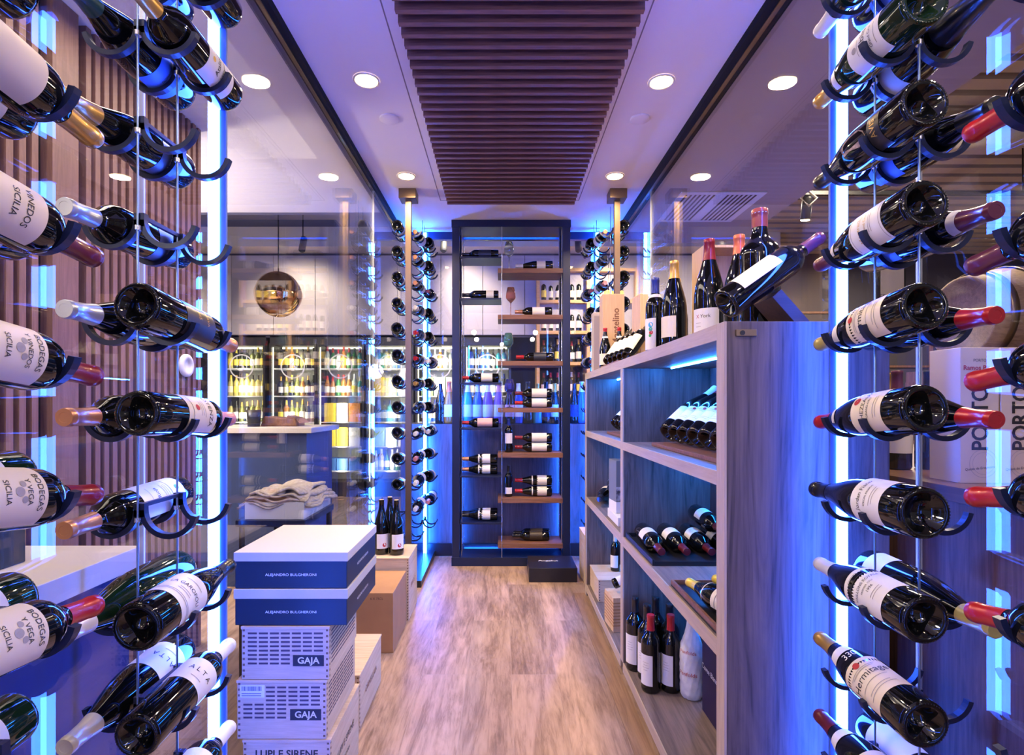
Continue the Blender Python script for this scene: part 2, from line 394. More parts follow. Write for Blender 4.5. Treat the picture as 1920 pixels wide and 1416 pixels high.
# downlights
def downlight(x, y, lab, power=12):
    t = thing('ceiling_downlight', lab, 'downlight', (x, y, ZC-.0005), group='round downlights in the passage ceiling')
    MB().lathe([(.056, 0), (.056, -.004), (.050, -.006), (.047, -.003)], 32).build('trim_ring', mat('downlight_ring', (.8, .76, .7), .4), t)
    MB().lathe([(.047, -.003), (.045, -.0045), (0, -.0045)], 32).build('lamp_face', M_warm, t)
    l = bpy.data.lights.new('downlight_lamp', 'AREA'); l.shape = 'DISK'; l.size = .09; l.energy = power; l.color = (1, .72, .45); l.spread = 2.6
    lo = bpy.data.objects.new('downlight_lamp', l); COL.objects.link(lo); lo.parent = t; lo.location = (0, 0, -.009)
downlight(-.579, 2.28, 'glowing round downlight in the ceiling between left glass track and slats, nearer one')
downlight(.685, 2.29, 'glowing round downlight in the ceiling between right glass track and slats, nearer one')
downlight(-.579, 3.235, 'glowing round downlight just in front of the left bronze post cap')
downlight(.685, 3.235, 'glowing round downlight just in front of the right bronze post cap')
for x in (-.579, .685):
    for y in (1.33, .35):
        l = bpy.data.lights.new('ceiling_lamp', 'AREA'); l.shape = 'DISK'; l.size = .09; l.energy = 6 if x > 0 else 3.5; l.color = (1, .74, .48); l.spread = 2.6
        lo = bpy.data.objects.new('ceiling_lamp', l); COL.objects.link(lo); lo.location = (x, y, ZC-.01)
for x, s in ((-.545, 'left'), (.669, 'right')):
    mb = MB(); mb.lathe([(.047, 0), (.047, -.006), (.044, -.008), (0, -.008)], 36)
    tag(mb.build('ceiling_cover', M_ceil, loc=(x, 2.585, ZC-.0005)), 'flush round white cover disc in the %s strip of ceiling' % s, 'ceiling cover')

for x, y in ((-.5, -.9), (.6, -.9), (-.5, -1.9), (.6, -1.9), (0, -2.8), (-1.6, -1.5), (1.7, -1.6)):  # unseen lamps added behind the camera to light what faces it
    l = bpy.data.lights.new('added_rear_lamp', 'POINT'); l.energy = 5; l.color = (1, .78, .60); l.shadow_soft_size = .045
    lo = bpy.data.objects.new('added_rear_lamp', l); COL.objects.link(lo); lo.location = (x, y, 2.5)
# bronze posts with box heads, and LED bars
for x, s in ((-.607, 'left'), (.748, 'right')):
    t = thing('bronze_post', 'slim bronze square post with a box head on the %s side' % s, 'post', (x, 3.47, 0))
    MB().box(-.018, .018, -.018, .018, 0, ZC-.062).build('shaft', M_bronze, t)
    MB().box(-.055, .055, -.055, .055, ZC-.062, ZC-.001).build('box_head', M_bronze, t, bevel=.002)
def ledbar(x, y, s, lab, m=None):
    t = thing('led_light_bar', lab, 'light bar', (x, y, 0), group='floor to ceiling blue led bars')
    MB().box(-.0115, .0115, 0, .012, .036, ZC-.035).build('diffuser', m or M_led, t)
    MB().box(-.0125, .0125, .0005, .0115, .0005, .0355).build('foot_cap', M_steel, t)
    MB().box(-.0125, .0125, .0005, .0115, ZC-.0345, ZC-.0305).build('top_cap', M_steel, t)
    ma = mat('led_blue_tinted_fin', (.10, .22, .70), .35)  # blue glow of the diffuser painted into the fin colour
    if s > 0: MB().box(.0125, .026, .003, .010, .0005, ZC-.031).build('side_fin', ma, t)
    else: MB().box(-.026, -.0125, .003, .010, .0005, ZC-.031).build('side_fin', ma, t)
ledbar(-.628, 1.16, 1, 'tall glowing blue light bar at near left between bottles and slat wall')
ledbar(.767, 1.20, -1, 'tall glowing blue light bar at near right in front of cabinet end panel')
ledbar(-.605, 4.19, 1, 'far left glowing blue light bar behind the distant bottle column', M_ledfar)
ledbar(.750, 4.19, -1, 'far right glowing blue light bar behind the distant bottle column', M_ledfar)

ledbar(-.628, -.35, 1, 'added blue light bar at left behind the viewer, out of view', M_ledback)  # unseen pair of bars added to throw blue on surfaces facing the camera
ledbar(.767, -.35, -1, 'added blue light bar at right behind the viewer, out of view', M_ledback)

# ------------------------------------------------------------------ bottle racks
def cradle_part(mb, cx, y, z, w=.012):
    # two open half rings either side of the cable with a raised middle
    for s in (-1, 1):
        vs = []; fs = []; nseg = 18
        ri, ro = .0425, .0515
        for i in range(nseg+1):
            a = PI*(1-0) + (PI*.93)*i/nseg if s > 0 else -(PI*.93)*i/nseg
            ca, sa = math.cos(a), math.sin(a)
            for r, yy in ((ri, -w/2), (ro, -w/2), (ro, w/2), (ri, w/2)):
                vs.append((cx+s*.052+r*ca, y+yy, z+r*sa))
        for i in range(nseg):
            for k in range(4):
                l = (k+1) % 4; fs.append((i*4+k, i*4+l, (i+1)*4+l, (i+1)*4+k))
        fs += [(0, 1, 2, 3), (nseg*4+3, nseg*4+2, nseg*4+1, nseg*4)]
        mb.add(vs, fs, 0, False)
        x0 = cx+s*.0005; x1 = cx+s*.0095
        mb.box(min(x0, x1), max(x0, x1), y-w/2, y+w/2, z-.012, z+.012)
def rack(name, lab, cx, y0, rows, zoff=0, slots=True, ylen=.115):
    t = thing('bottle_rack', lab, 'bottle rack', (cx, y0, 0), group='wire hung bottle racks')
    for y in (.09, .09+ylen):
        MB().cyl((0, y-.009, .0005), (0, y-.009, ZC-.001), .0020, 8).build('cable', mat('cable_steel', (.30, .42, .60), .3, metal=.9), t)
    for k in rows:
        z = 1.357+.1725*(4-k)+.012+zoff
        mb = MB(); cradle_part(mb, 0, .09, z); cradle_part(mb, 0, .09+ylen, z)
        mb.box(-.0035, .0035, .09, .09+ylen, z+.004, z+.011)
        mb.build('cradle', M_ledtint_metal, t)
        for yy in (.081, .081+ylen): MB().cyl((0, yy, z-.02), (0, yy, z-.012), .006, 10).build('cable_clamp', M_steel, t)
def zrow(k, zoff=0): return 1.369+.1725*(4-k)+zoff
rack('l', 'near left bottle rack on steel cables in front of the blue light bar', -.646, .865, range(-1, 11))
rack('l', 'bottle rack at the left picture edge, nearest the viewer', -.646, .48, range(0, 10), -.085)
rack('r', 'near right bottle rack on steel cables in front of the blue light bar', .76, .89, range(-1, 11))
rack('r', 'bottle rack at the right picture edge, nearest the viewer', .76, .505, range(0, 10), -.085)
rack('l', 'distant left bottle rack just behind the bronze post', -.646, 3.54, range(-2, 11))
rack('l', 'distant left bottle rack in front of the far blue light bar', -.597, 3.93, range(-2, 11))
rack('r', 'distant right bottle rack just behind the bronze post', .76, 3.54, range(-2, 11))
rack('r', 'distant right bottle rack in front of the far blue light bar', .711, 3.93, range(-2, 11))

UP = lambda s, k: (s, 0, -.25+.16*(k-1))
def fwd(x, y0, k, kind, cap, lab, text, s, droop=.022, zoff=0, near=True, jit=0, **kw):
    z = zrow(k, zoff)
    if kind != 'bordeaux': z -= 0; 
    rr = .0425-BP[kind][7][0]
    b = Vector((x, y0, z-rr+.003+droop*.25)); tip = Vector((x+jit, y0+.3, z-rr-droop*.75))
    return bottle(kind, b, tip-b, kw.pop('face', UP(s, k)), cap, lab, text, near=near, **kw)
def rev(x, y0, k, kind, cap, lab, text, s, droop=.012, zoff=0, near=True, **kw):
    z = zrow(k, zoff); rr = .0425-BP[kind][7][0]
    b = Vector((x, y0+.285, z-rr+droop*.25)); tip = Vector((x, y0-.015, z-rr-droop*.7))
    return bottle(kind, b, tip-b, kw.pop('face', UP(s, k)), cap, lab, text, near=near, **kw)
G1 = 'wine bottles lying in the near left rack'; G2 = 'wine bottles lying in the near right rack'
I, O = -.594, -.698; Y0 = .865
wb = lambda *a: list(a)
# left main bay, neck toward the viewer (outer) and base toward the viewer (inner)
rev(O, Y0, 0, 'bordeaux', 'green', L(.06, .15, 1.25, M_paper), 'dark bottle end with pale label cut by the top edge, left rack', 1, group=G1)
rev(I, Y0, 0, 'bordeaux', 'black', None, 'dark bottle just showing at the top edge above the left light bar', 1, group=G1)
rev(O, Y0, 1, 'burgundy', 'green', L(.05, .12, 1.2, mat('blue_label', (.10, .22, .62), .5), [('DOMAINE', .008, .09, M_inkblue)]), 'bottle with dark teal capsule pointing at viewer, top left, blue label', 1, group=G1, droop=-.01, face=(1, 0, -.6))
rev(I, Y0, 1, 'bordeaux', 'gold', L(.045, .135, 1.2, M_paper, [('Atalaya', .015, .100, M_ink), ('del Camino', .010, .083, M_ink), ('#dot', .005, .118, M_inkgold)]+fine([.07, .062])), 'bottle with gold capsule pointing at viewer and white label, top of left light bar', 1, group=G1, droop=-.01, face=(1, -.1, -.05))
rev(O, Y0, 2, 'burgundy', 'gold', L(.05, .115, 1.2, mat('dark_label', (.03, .035, .06), .4), [('NERO', .012, .085, M_inkgrey)]), 'dark bottle with dark label below the topmost pair, left rack, second row', 1, group=G1, face=(1, 0, -.4))
rev(O, Y0, 3, 'bordeaux', 'silver', L(.05, .12, 1.2, mat('dark_label', (.03, .035, .06), .4), [('ROSSO', .010, .085, M_inkgrey)]), 'dark bottle with silver capsule beside an empty cradle, left rack, third row', 1, group=G1, face=(1, 0, -.3))
rev(O, Y0, 4, 'burgundy', 'silver', None, 'bottle whose silver blue capsule top faces the viewer, left rack', 1, group=G1, droop=.004)
fwd(I, Y0, 4, 'bordeaux', 'copper', L(.075, .165, 1.25, mat('black_label', (.022, .018, .02), .35), [('RISERVA', .010, .14, M_inkgold), ('1865', .012, .115, M_inkgold)]), 'bottle with black label and base to viewer, middle of left rack', 1, group=G1, droop=.03, scale=1.03, face=(1, 0, .5))
rev(O, Y0, 5, 'bordeaux', 'copper', L(.06, .14, 1.2, M_cream), 'bottle with level copper capsule facing viewer, left rack, fifth row', 1, group=G1, droop=.0)
fwd(I, Y0, 5, 'bordeaux', 'pink', L(.085, .175, 1.3, M_cream, [('POTENZA', .016, .155, M_ink), ('#dot', .006, .115, M_inkred), ('#bar', 1.28, .100, M_ink)]+fine([.137, .131, .125])), 'bottle with cream and tan label and knurled base to viewer, left rack', 1, group=G1, droop=.015, face=(1, 0, .45))
rev(O, Y0, 6, 'bordeaux', 'copper', L(.035, .16, 1.2, M_paper, [('Rioja', .012, .115, M_inkblue), ('#dot', .006, .055, mat('teal_ink', (.03, .35, .30), .5)), ('#bar', 1.1, .075, M_ink)]+fine([.095, .089, .083, .135])), 'bottle with copper capsule and white label above a pair of empty hooks, left rack', 1, group=G1, face=(1, 0, .8))
rev(O, Y0, 7, 'champagne', 'white', None, 'large dark bottle with pale capsule behind the white label bottle, lower left rack', 1, group=G1, face=(1, 0, .8), glass=M_bottleg)
fwd(I, Y0, 7, 'burgundy', 'black', L(.055, .135, 1.35, M_paper, [('LA GAROFOLI', .0125, .10, M_ink), ('#bar', 1.3, .073, M_inkgrey), ('#bar', 1.3, .069, M_inkgrey)]+fine([.118, .088, .083])), 'bottle with dark capsule, white label and base to viewer, lower left rack', 1, group=G1, droop=-.015, face=(1, 0, .9))
rev(O, Y0, 8, 'burgundy', 'cream', L(.045, .125, 1.3, M_paper, [('A L T A', .016, .085, M_inkblue)]+fine([.065])), 'bottle with cream capsule and white label angled down to the lower left corner', 1, group=G1, face=(1, 0, 1.2), droop=.02)
fwd(I, Y0, 8, 'bordeaux', 'white', L(.11, .175, 1.3, M_paper, [('A L T A', .016, .145, M_ink), ('#bar', .3, .125, M_inkgrey)]), 'bottle with white capsule, short white label and base to viewer, bottom left', 1, group=G1, droop=-.02, face=(1, 0, 1.0))
fwd(I, Y0, 9, 'bordeaux', 'white', L(.11, .175, 1.3, M_paper), 'bottle with white capsule just rising into view at the bottom left edge', 1, group=G1, droop=-.01)
# left edge bay
G3 = 'wine bottles lying in the rack at the left edge'
YN = .48
for k, cap, tx in ((2, 'gold', None), (3, 'darkred', [('VINEDOS', .012, .150, M_ink), ('SICILIA', .012, .132, M_ink)]),
                   (4, 'wine', [('BODEGAS', .011, .165, M_ink), ('Y VINEDOS', .009, .15, M_ink), ('SICILIA', .010, .122, M_ink)]),
                   (5, 'wine', [('BODEGAS', .011, .165, M_ink), ('Y VEGA', .010, .15, M_ink), ('SICILIA', .010, .122, M_ink)]),
                   (6, 'red', [('BODEGAS', .011, .165, M_ink), ('Y VEGA', .010, .15, M_ink), ('SICILIA', .010, .122, M_ink)])):
    if tx and k > 3: tx = tx+[('#dot', .006, .137, M_inkgrey), ('#dot', .004, .143, M_inkgrey, .25), ('#dot', .004, .143, M_inkgrey, -.25)]
    fwd(I, YN, k, 'bordeaux', cap, L(.075, .175, 1.2, M_cream, tx),
        {2: 'cream label bottle with gold capsule at the upper left edge', 3: 'cream label bottle with dark red capsule, left edge, above the oval badge labels',
         4: 'bottle with a large round badge label and wine red capsule, middle of left edge', 5: 'badge label bottle with wine red capsule, left edge below the middle',
         6: 'badge label bottle with bright red capsule, lowest at the left edge'}[k], 1, droop=.035 if k < 6 else .02, zoff=-.085, group=G3, face=(1, -.2, .15*(k-3)))
for k, d in ((1, 'bottle end with pale blue label in the very top left corner'), (2, 'dark bottle end under the gold capsule bottle at the left edge'),
             (3, 'dark bottle end under the dark red capsule bottle at the left edge'), (5, 'green glass bottle end with white label at the left edge'),
             (6, 'green bottle end with a cut corner label at the lower left edge'), (7, 'dark bottle end at the bottom of the left edge')):
    rev(O, YN, k, 'bordeaux', 'wine', L(.05, .15, 1.1, M_paper if k != 2 else M_cream, fine([.07, .078, .086, .094, .102]) if k > 4 else None), d, 1, zoff=-.085, group=G3, glass=M_bottleg if k > 4 else None, face=(1, 0, .3*(k-4)))
# right main bay
I, O = .708, .812; Y0 = .89
R_ = 'right rack'
fwd(I, Y0, 0, 'burgundy', 'white', L(.05, .12, 1.2, M_paper), 'bottle with white capsule hanging into the top edge, right rack', -1, group=G2, glass=M_bottleg)
fwd(I, Y0, 1, 'burgundy', 'gold', L(.055, .140, 1.15, M_paper, [('Chablis', .019, .098, M_ink), ('Grand Cru', .009, .08, M_ink), ('#dot', .006, .12, M_inkgrey)]+fine([.112, .068])), 'green bottle with gold capsule and white script label, top of right rack', -1, group=G2, glass=M_bottleg, neck=(.195, .215, M_paper, .9), face=(-1, 0, -.15), droop=0)
def gemstone(o):
    mb = MB(); pts = [(-.012, .155), (.004, .165), (.014, .150), (.016, .115), (.006, .095), (-.008, .088), (-.015, .11), (-.010, .135)]
    k = 'burgundy'; mb.add([((rad(k, z)+.0012)*math.cos(x/.036+.1), (rad(k, z)+.0012)*math.sin(x/.036+.1), z) for x, z in pts], [tuple(range(8))])
    mb.build('relief_emblem', noisy('grey_relief', (.50, .38, .33), (.14, .09, .08), 90, .7), o)
fwd(I, Y0, 2, 'burgundy', 'black', L(.055, .085, 1.1, mat('black_label2', (.02, .018, .02), .3), [('AVIS', .018, .071, M_inkgold)]), 'dark bottle with a grey relief emblem and gilt letters, second row of right rack', -1, group=G2, droop=.01, extra=gemstone, face=(-1, 0, -.15))
fwd(I, Y0, 3, 'burgundy', 'purple', L(.050, .135, 1.2, M_paper, [('Montrachet', .013, .108, M_inkgold), ('Grand Cru', .009, .092, M_inkgold), ('#bar', 1.1, .055, M_inkgrey), ('#bar', 1.1, .130, M_inkgrey)]+fine([.082, .077])), 'bottle with purple capsule and ornate bordered label, third row of right rack', -1, group=G2, neck=(.205, .222, M_paper, .5), face=(-1, -.2, .05), droop=.025)
fwd(I, Y0, 4, 'burgundy', 'olive', L(.050, .145, 1.2, M_cream, [('Hermitage', .020, .105, M_ink), ('#dot', .006, .132, M_inkred)]+fine([.122, .118, .088, .072, .066], None, .8)), 'bottle with olive gold capsule and cream label at eye level above cabinet end, right rack', -1, group=G2, neck=(.185, .212, M_paper, .8), face=(-1, -.2, .25), droop=.03)
fwd(I, Y0, 5, 'burgundy', 'red', L(.050, .130, 1.2, M_cream, [('ECHEZEAUX', .014, .098, M_ink), ('GRAND CRU', .007, .085, M_ink), ('#dot', .008, .118, M_inkred, .35)]+fine([.07, .064])), 'bottle with red capsule and label with a round red seal, right rack', -1, group=G2, neck=(.20, .215, M_paper, .6), face=(-1, -.2, .3), droop=.03)
fwd(I, Y0, 6, 'champagne', 'black', L(.050, .125, 1.25, M_paper, [('Jordan Fiano', .013, .105, M_ink), ('SPECIAL RESERVE', .006, .088, M_ink)]+fine([.076, .070])), 'wide bottle with black stopper and handwritten style label, right rack', -1, group=G2, face=(-1, -.2, .5), droop=.005)
fwd(I, Y0, 7, 'burgundy', 'white', L(.048, .150, 1.2, M_paper, [('VAILLONS ROYALE', .009, .110, M_ink), ('PREMIER CRU', .006, .098, M_ink), ('1996', .009, .088, M_ink), ('#bar', 1.2, .128, M_ink), ('#bar', 1.2, .1285, M_ink)]+fine([.076, .07, .14])), 'bottle with white capsule and two band label, right rack, seventh row', -1, group=G2, face=(-1, -.2, .65), droop=-.01)
def chalk(o):
    mb = MB(); wrap_text(mb, 'burgundy', '330', .020, .168, 0, .25); mb.build('chalk_price', M_whiteink, o)
fwd(I, Y0, 8, 'burgundy', 'gold', L(.050, .145, 1.2, M_cream, [('Hermitage', .021, .105, M_ink), ('#dot', .007, .132, M_inkred)]+fine([.122, .118, .088, .072, .066], None, .8)), 'bottle with gold capsule, cream label and chalk price on its shoulder, lower right', -1, group=G2, neck=(.185, .212, M_paper, .8), face=(-1, -.2, .9), droop=-.02, extra=chalk)
fwd(I, Y0, 9, 'burgundy', 'darkred', L(.050, .13, 1.2, M_cream), 'bottle with dark red capsule at the bottom edge, right rack', -1, group=G2, neck=(.19, .215, M_paper, .9), droop=-.02)
rev(O, Y0, 0, 'champagne', 'black', L(.06, .13, 1.2, mat('blue_label', (.10, .22, .62), .5)), 'large bottle behind the green one at the top edge, right rack', -1, group=G2)
rev(O, Y0, 1, 'champagne', 'black', L(.06, .12, 1.2, M_cream), 'large bottle with long matt black capsule slanting off the top right', -1, group=G2, capz=.2, droop=-.02)
rev(O, Y0, 2, 'burgundy', 'black', L(.05, .12, 1.2, mat('blue_label', (.10, .22, .62), .5)), 'dark bottle pointing to the right edge behind the emblem bottle', -1, group=G2)
rev(O, Y0, 3, 'burgundy', 'purple', L(.05, .12, 1.2, mat('blue_label', (.10, .22, .62), .5)), 'bottle with level purple capsule touching the right edge, third row', -1, group=G2, neck=(.225, .24, M_paper, 1.4))
rev(O, Y0, 4, 'burgundy', 'red', None, 'bottle with red capsule and pale blue top behind the eye level bottle, right rack', -1, group=G2)
rev(O, Y0, 5, 'burgundy', 'red', None, 'bottle with red capsule sloping down behind the red seal bottle, right rack', -1, group=G2)
rev(O, Y0, 7, 'burgundy', 'olive', L(.03, .08, 1.2, M_paper), 'dark bottle with olive capsule running to the lower right edge', -1, group=G2)
rev(O, Y0, 9, 'bordeaux', 'red', L(.04, .14, 1.2, M_paper), 'bottle with broad white label under the chalk priced bottle, bottom right', -1, group=G2, face=(-1, 0, 1))
YN = .505
for k, cap, d in ((2, 'red', 'red capsule bottle at the upper right edge, body out of view'), (3, 'purple', 'purple capsule bottle at the right edge above eye level'),
                  (4, 'red', 'red capsule bottle at the right edge in front of the port box'), (5, 'red', 'red capsule bottle at the right edge below the port box'),
                  (6, 'red', 'bright red capsule bottle at the lower right edge')):
    fwd(I, YN, k, 'bordeaux', cap, None, d, -1, zoff=-.085, droop=.005 if k == 2 else .045, group='wine bottles lying in the rack at the right edge')

# far racks
words = {-2: 'topmost', -1: 'second', 0: 'third', 1: 'fourth', 2: 'fifth', 3: 'sixth', 4: 'seventh', 5: 'eighth', 6: 'ninth', 7: 'tenth', 8: 'eleventh', 9: 'twelfth'}
capsR = ['black', 'red', 'gold', 'white', 'wine', 'silver', 'copper', 'purple', 'pink']
for side, s, xi, xo, xb in (('left', 1, -.594, -.698, -.545), ('right', -1, .708, .812, .659)):
    gg = 'wine bottles in the distant %s racks' % side
    for k in range(-2, 10 if side == 'left' else 5):
        kd = random.choice(['bordeaux', 'burgundy']); c = random.choice(capsR)
        if not (side == 'left' and k == 9):
            fwd(xo, 3.54, k, kd, c, L(.06, .14, 1.2, random.choice([M_paper, M_cream])), 'bottle with round base to the viewer beside the %s bronze post, %s from the top' % (side, words[k]), s, near=False, group=gg)
        c = 'red' if (side == 'left' and k in (2, 3)) else random.choice(['copper', 'white', 'black', 'gold', 'pink'])
        rev(xi, 3.66, k, random.choice(['bordeaux', 'burgundy']), c, L(.06, .14, 1.2, random.choice([M_paper, M_paper, M_cream])), '%s capsule bottle pointing at viewer just inside the %s bronze post, %s from the top' % (c, side, words[k]), s, near=False, group=gg)
        c = random.choice(capsR)
        (fwd if k % 3 else rev)(xb, 3.93, k, random.choice(['bordeaux', 'burgundy']), c, L(.06, .14, 1.2, random.choice([M_paper, M_cream, M_paper])), 'bottle nearest the centre in the far %s bottle column, %s from the top' % (side, words[k]), s, near=False, group=gg)

# ------------------------------------------------------------------ right cabinet
XF, XB = .534, .935; YA, YB = 1.28, 3.423; TOP = 1.412
t = thing('display_cabinet', 'long open grey oak display cabinet along the right glass wall', 'cabinet', (0, 0, 0))
e = .006
def panel(name, x0, x1, y0, y1, z0, z1, m=M_oak, bev=.001): return MB().box(x0, x1, y0, y1, z0, z1).build(name, m, t, bevel=bev)
panel('side_panel', XF+e, XB-.004, YA, YA+.047, .001, TOP)
panel('side_panel', XF+e, XB-.004, YB-.040, YB, .001, TOP)
panel('divider', XF+e, XB-.014, 2.357, 2.402, .071, TOP-.040)
panel('top', XF+e, XB-.004, YA+.0475, YB-.0405, TOP-.0395, TOP, M_oakY)
panel('back_panel', XB-.0135, XB-.0045, YA+.048, YB-.041, .03, TOP-.0405, wood('cabinet_back_veneer', (.20, .15, .13), (.08, .06, .055), 'Z', .9, .5))
for z0, z1 in ((1.012, 1.047), (.588, .628), (.031, .071)):
    for y0, y1 in ((YA+.0475, 2.3565), (2.4025, YB-.0405)):
        panel('shelf', XF+e, XB-.0145, y0, y1, z0, z1, M_oakY)
panel('plinth', XF+.04, XF+.06, YA+.048, YB-.041, .001, .030, M_black, 0)
# light front edging of the carcass
def edging(y0, y1, z0, z1, m): tag(MB().box(XF, XF+e-.0004, y0, y1, z0, z1).build('edging_strip', m, t), 'pale oak edging strip')
edging(YA, YA+.047, .001, TOP, M_edgeZ); edging(YB-.040, YB, .001, TOP, M_edgeZ); edging(2.357, 2.402, .071, TOP-.04, M_edgeZ)
edging(YA+.0475, YB-.0405, TOP-.0395, TOP, M_edge)
for z0, z1 in ((1.012, 1.047), (.588, .628), (.031, .071)):
    for y0, y1 in ((YA+.0475, 2.3565), (2.4025, YB-.0405)): edging(y0, y1, z0, z1, M_edge)
M_led2 = mat('shelf_led_dim', (.9, .9, .95), .4, emit=(.01, .20, 1.0), es=170)
for zz_ in (1.0115, .5875):
    for y0, y1 in ((1.36, 2.29), (2.45, 3.36)): MB().box(.885, .895, y0, y1, zz_-.006, zz_-.0002).build('led_strip', M_led2, t)
for y0, y1 in ((1.36, 2.29), (2.45, 3.36)):
    MB().box(.726, .730, y0, y1, TOP-.046, TOP-.0402).build('led_strip', M_ledsoft, t)
mb = MB(); mb.box(.560, .610, YA-.006, YA-.0002, TOP-.036, TOP-.020); mb.cyl((.575, YA-.007, TOP-.028), (.575, YA-.001, TOP-.028), .006, 12, 1)
tag(mb.build('cable_cover', [M_bronze, M_black], t, bevel=.001), 'small bronze fitting near the top of the end panel')
# warm timber skirting strip on the floor beside the cabinet
struct('trim_22', MB().box(XF-.075, XF-.003, YA-.9, YB, .0004, .004), wood('floor_border_board', (.36, .22, .12), (.22, .13, .07), 'Y', 1, .5))

def stand(kind, x, y, z, cap, lab, text, scale=1, face=(-.6, -1, 0), near=True, **kw):
    return bottle(kind, (x, y, z+.0005), kw.pop('axis', (0, 0, 1)), face, cap, lab, text, near=near, scale=scale, **kw)
Z = TOP
GT = 'bottles standing on top of the cabinet'
stand('burgundy', .70, 1.80, Z, 'wine', L(.035, .100, 1.0, M_paper, [('York', .014, .078, M_ink, .1), ('X', .014, .078, M_inkred, -.45), ('#bar', .2, .06, M_inkgrey, -.4), ('#bar', .2, .05, M_inkgrey, -.4)]), 'magnum with crimped wine red capsule and white label on the cabinet top', 1.19, face=(-.8, -.9, 0), group=GT)
stand('burgundy', .63, 1.95, Z, 'gold', L(.04, .11, .9, M_cream), 'slim bottle with gold capsule and cream label on the cabinet top', 1.08, face=(-1, -.55, 0), group=GT)
stand('bordeaux', .625, 2.17, Z, 'blue', L(.02, .14, .8, M_paper, [('#dot', .010, .115, mat('cyan_ink', (.03, .35, .7), .5), .25), ('#dot', .008, .098, mat('teal_ink', (.03, .35, .30), .5), .25), ('#dot', .008, .085, M_inkred, .3), ('#dot', .006, .074, mat('green_ink', (.05, .4, .1), .5), .2)]), 'bottle with blue capsule and white label with coloured spots on the cabinet top', 1.05, face=(-1, -.6, 0), group=GT, neck=(.222, .235, M_paper, 3))
stand('burgundy', .752, 1.69, Z, 'orange', None, 'dark magnum with bright orange wax capsule behind the tilted bottle', 1.12, group=GT, capz=.245)
stand('burgundy', .69, 2.10, Z, 'gold', L(.04, .11, .9, M_cream), 'dark bottle half hidden behind the gold capsule bottle', .98, group=GT)
_o = stand('bordeaux', .725, 1.50, Z, 'brickred', None, 'oversized bottle with brick red wax capsule, tallest on the cabinet top', 1.13, group=GT, neck=(.288, .2895, M_whiteink, 3.14), capz=.255); _o.scale = (1.42, 1.42, 1.16)
# big tilted bottle on a slanted wooden stand
st = thing('bottle_stand', 'dark slanted wooden board stand holding the tilted bottle', 'bottle stand', (0, 0, Z+.0005))
A = Vector((.575, 1.335, .030)); D = Vector((.245, .02, .178)).normalized()
nrm = Vector((-D.z, 0, D.x))
def board(name, p0, p1, th, y0, y1, m):
    p0 = Vector(p0); p1 = Vector(p1); d = (p1-p0).normalized(); n2 = Vector((-d.z, 0, d.x))*th
    a = [p0, p1, p1+n2, p0+n2]; MB().prism([(q.x, q.z) for q in a], y1-y0, 0, Matrix.Translation((0, y0, 0))).build(name, m, st, bevel=.001)
M_stand = wood('stand_walnut', (.06, .028, .018), (.03, .014, .01), 'X', 1.5, .6)
board('rest_board', (.775, 0, 0), (.697, 0, .088), .030, 1.33, 1.43, M_stand)
bottle('bordeaux', (.563, 1.345, Z+.052), (.232, .03, .160), (-.62, -1, .9), 'purple', L(.04, .155, .62, M_cream), 'large bottle with blank cream label tilted on a wooden stand at cabinet end', scale=1.07, group=None)
# wooden boxes behind
def openbox(x, y, z, w, d, h, lab):
    t = thing('wooden_wine_box', lab, 'wooden box', (x, y, z+.0005))
    MB().box(-w/2, w/2, d/2-.008, d/2, 0, h).build('back', M_pineZ, t)
    for xx in (-w/2, w/2-.009): MB().box(xx, xx+.009, -d/2, d/2-.0085, 0, h).build('side', M_pineZ, t)
    for zz_ in (0, h-.009): MB().box(-w/2+.0095, w/2-.0095, -d/2, d/2-.0085, zz_, zz_+.009).build('end', M_pineZ, t)
    return t
openbox(.815, 1.98, Z, .175, .12, .375, 'tall open fronted pine box behind the bottle with crimped red capsule')
t = thing('wooden_wine_box', 'closed pine gift box with burnt brown lettering at far end of the cabinet top', 'wooden box', (.645, 3.13, Z+.0005))
MB().box(-.063, .063, -.05, .05, 0, .44).build('body', M_pineZ, t, bevel=.002)
mb = MB(); flat_text(mb, '*Montelino', .052, (.015, -.0505, .25), (0, 0, 1), (-1, 0, 0)); mb.build('lettering', M_inkbrown, t)
t = thing('wooden_wine_box', 'narrow pine box edge on beside the blue capsule bottle', 'wooden box', (.700, 2.70, Z+.0005), (0, 0, .1))
MB().box(-.022, .022, -.06, .06, 0, .35).build('body', M_pineZ, t, bevel=.002)
t = thing('cardboard_panel_box', 'pale upright gift box at the far corner of the cabinet top', 'gift box', (.60, 3.33, Z+.0005))
MB().box(-.035, .035, -.04, .04, 0, .37).build('body', mat('pale_card', (.55, .48, .45), .6), t, bevel=.002)
for x, y, d in ((.585, 3.02, 'left'), (.660, 3.00, 'right')):
    stand('burgundy', x, y, Z, 'red', L(.03, .11, 1.1, M_cream), 'small bottle with red and white capsule before the lettered box, %s of the pair' % d, .78, near=False, neck=(.225, .237, M_whiteink, 3.14), capz=.272)
# slanted row of small bottles
for i in range(5):
    y = 2.90-.085*i
    bottle('bordeaux', (.575+.006*i, y, Z+.030), (.55, .40, .72), (-.4, -.6, 1), 'black', L(.04, .16, .9, M_cream), ['first', 'second', 'third', 'fourth', 'nearest'][i]+' of the small leaning bottles in a row on the cabinet top', near=False, scale=.82, group='small leaning bottles on the cabinet top')
tag(MB().box(.545, .64, 2.51, 2.95, Z+.0005, Z+.010).build('leaning_rack', M_walnut, bevel=.001), 'low walnut strip under the row of small leaning bottles', 'bottle display')

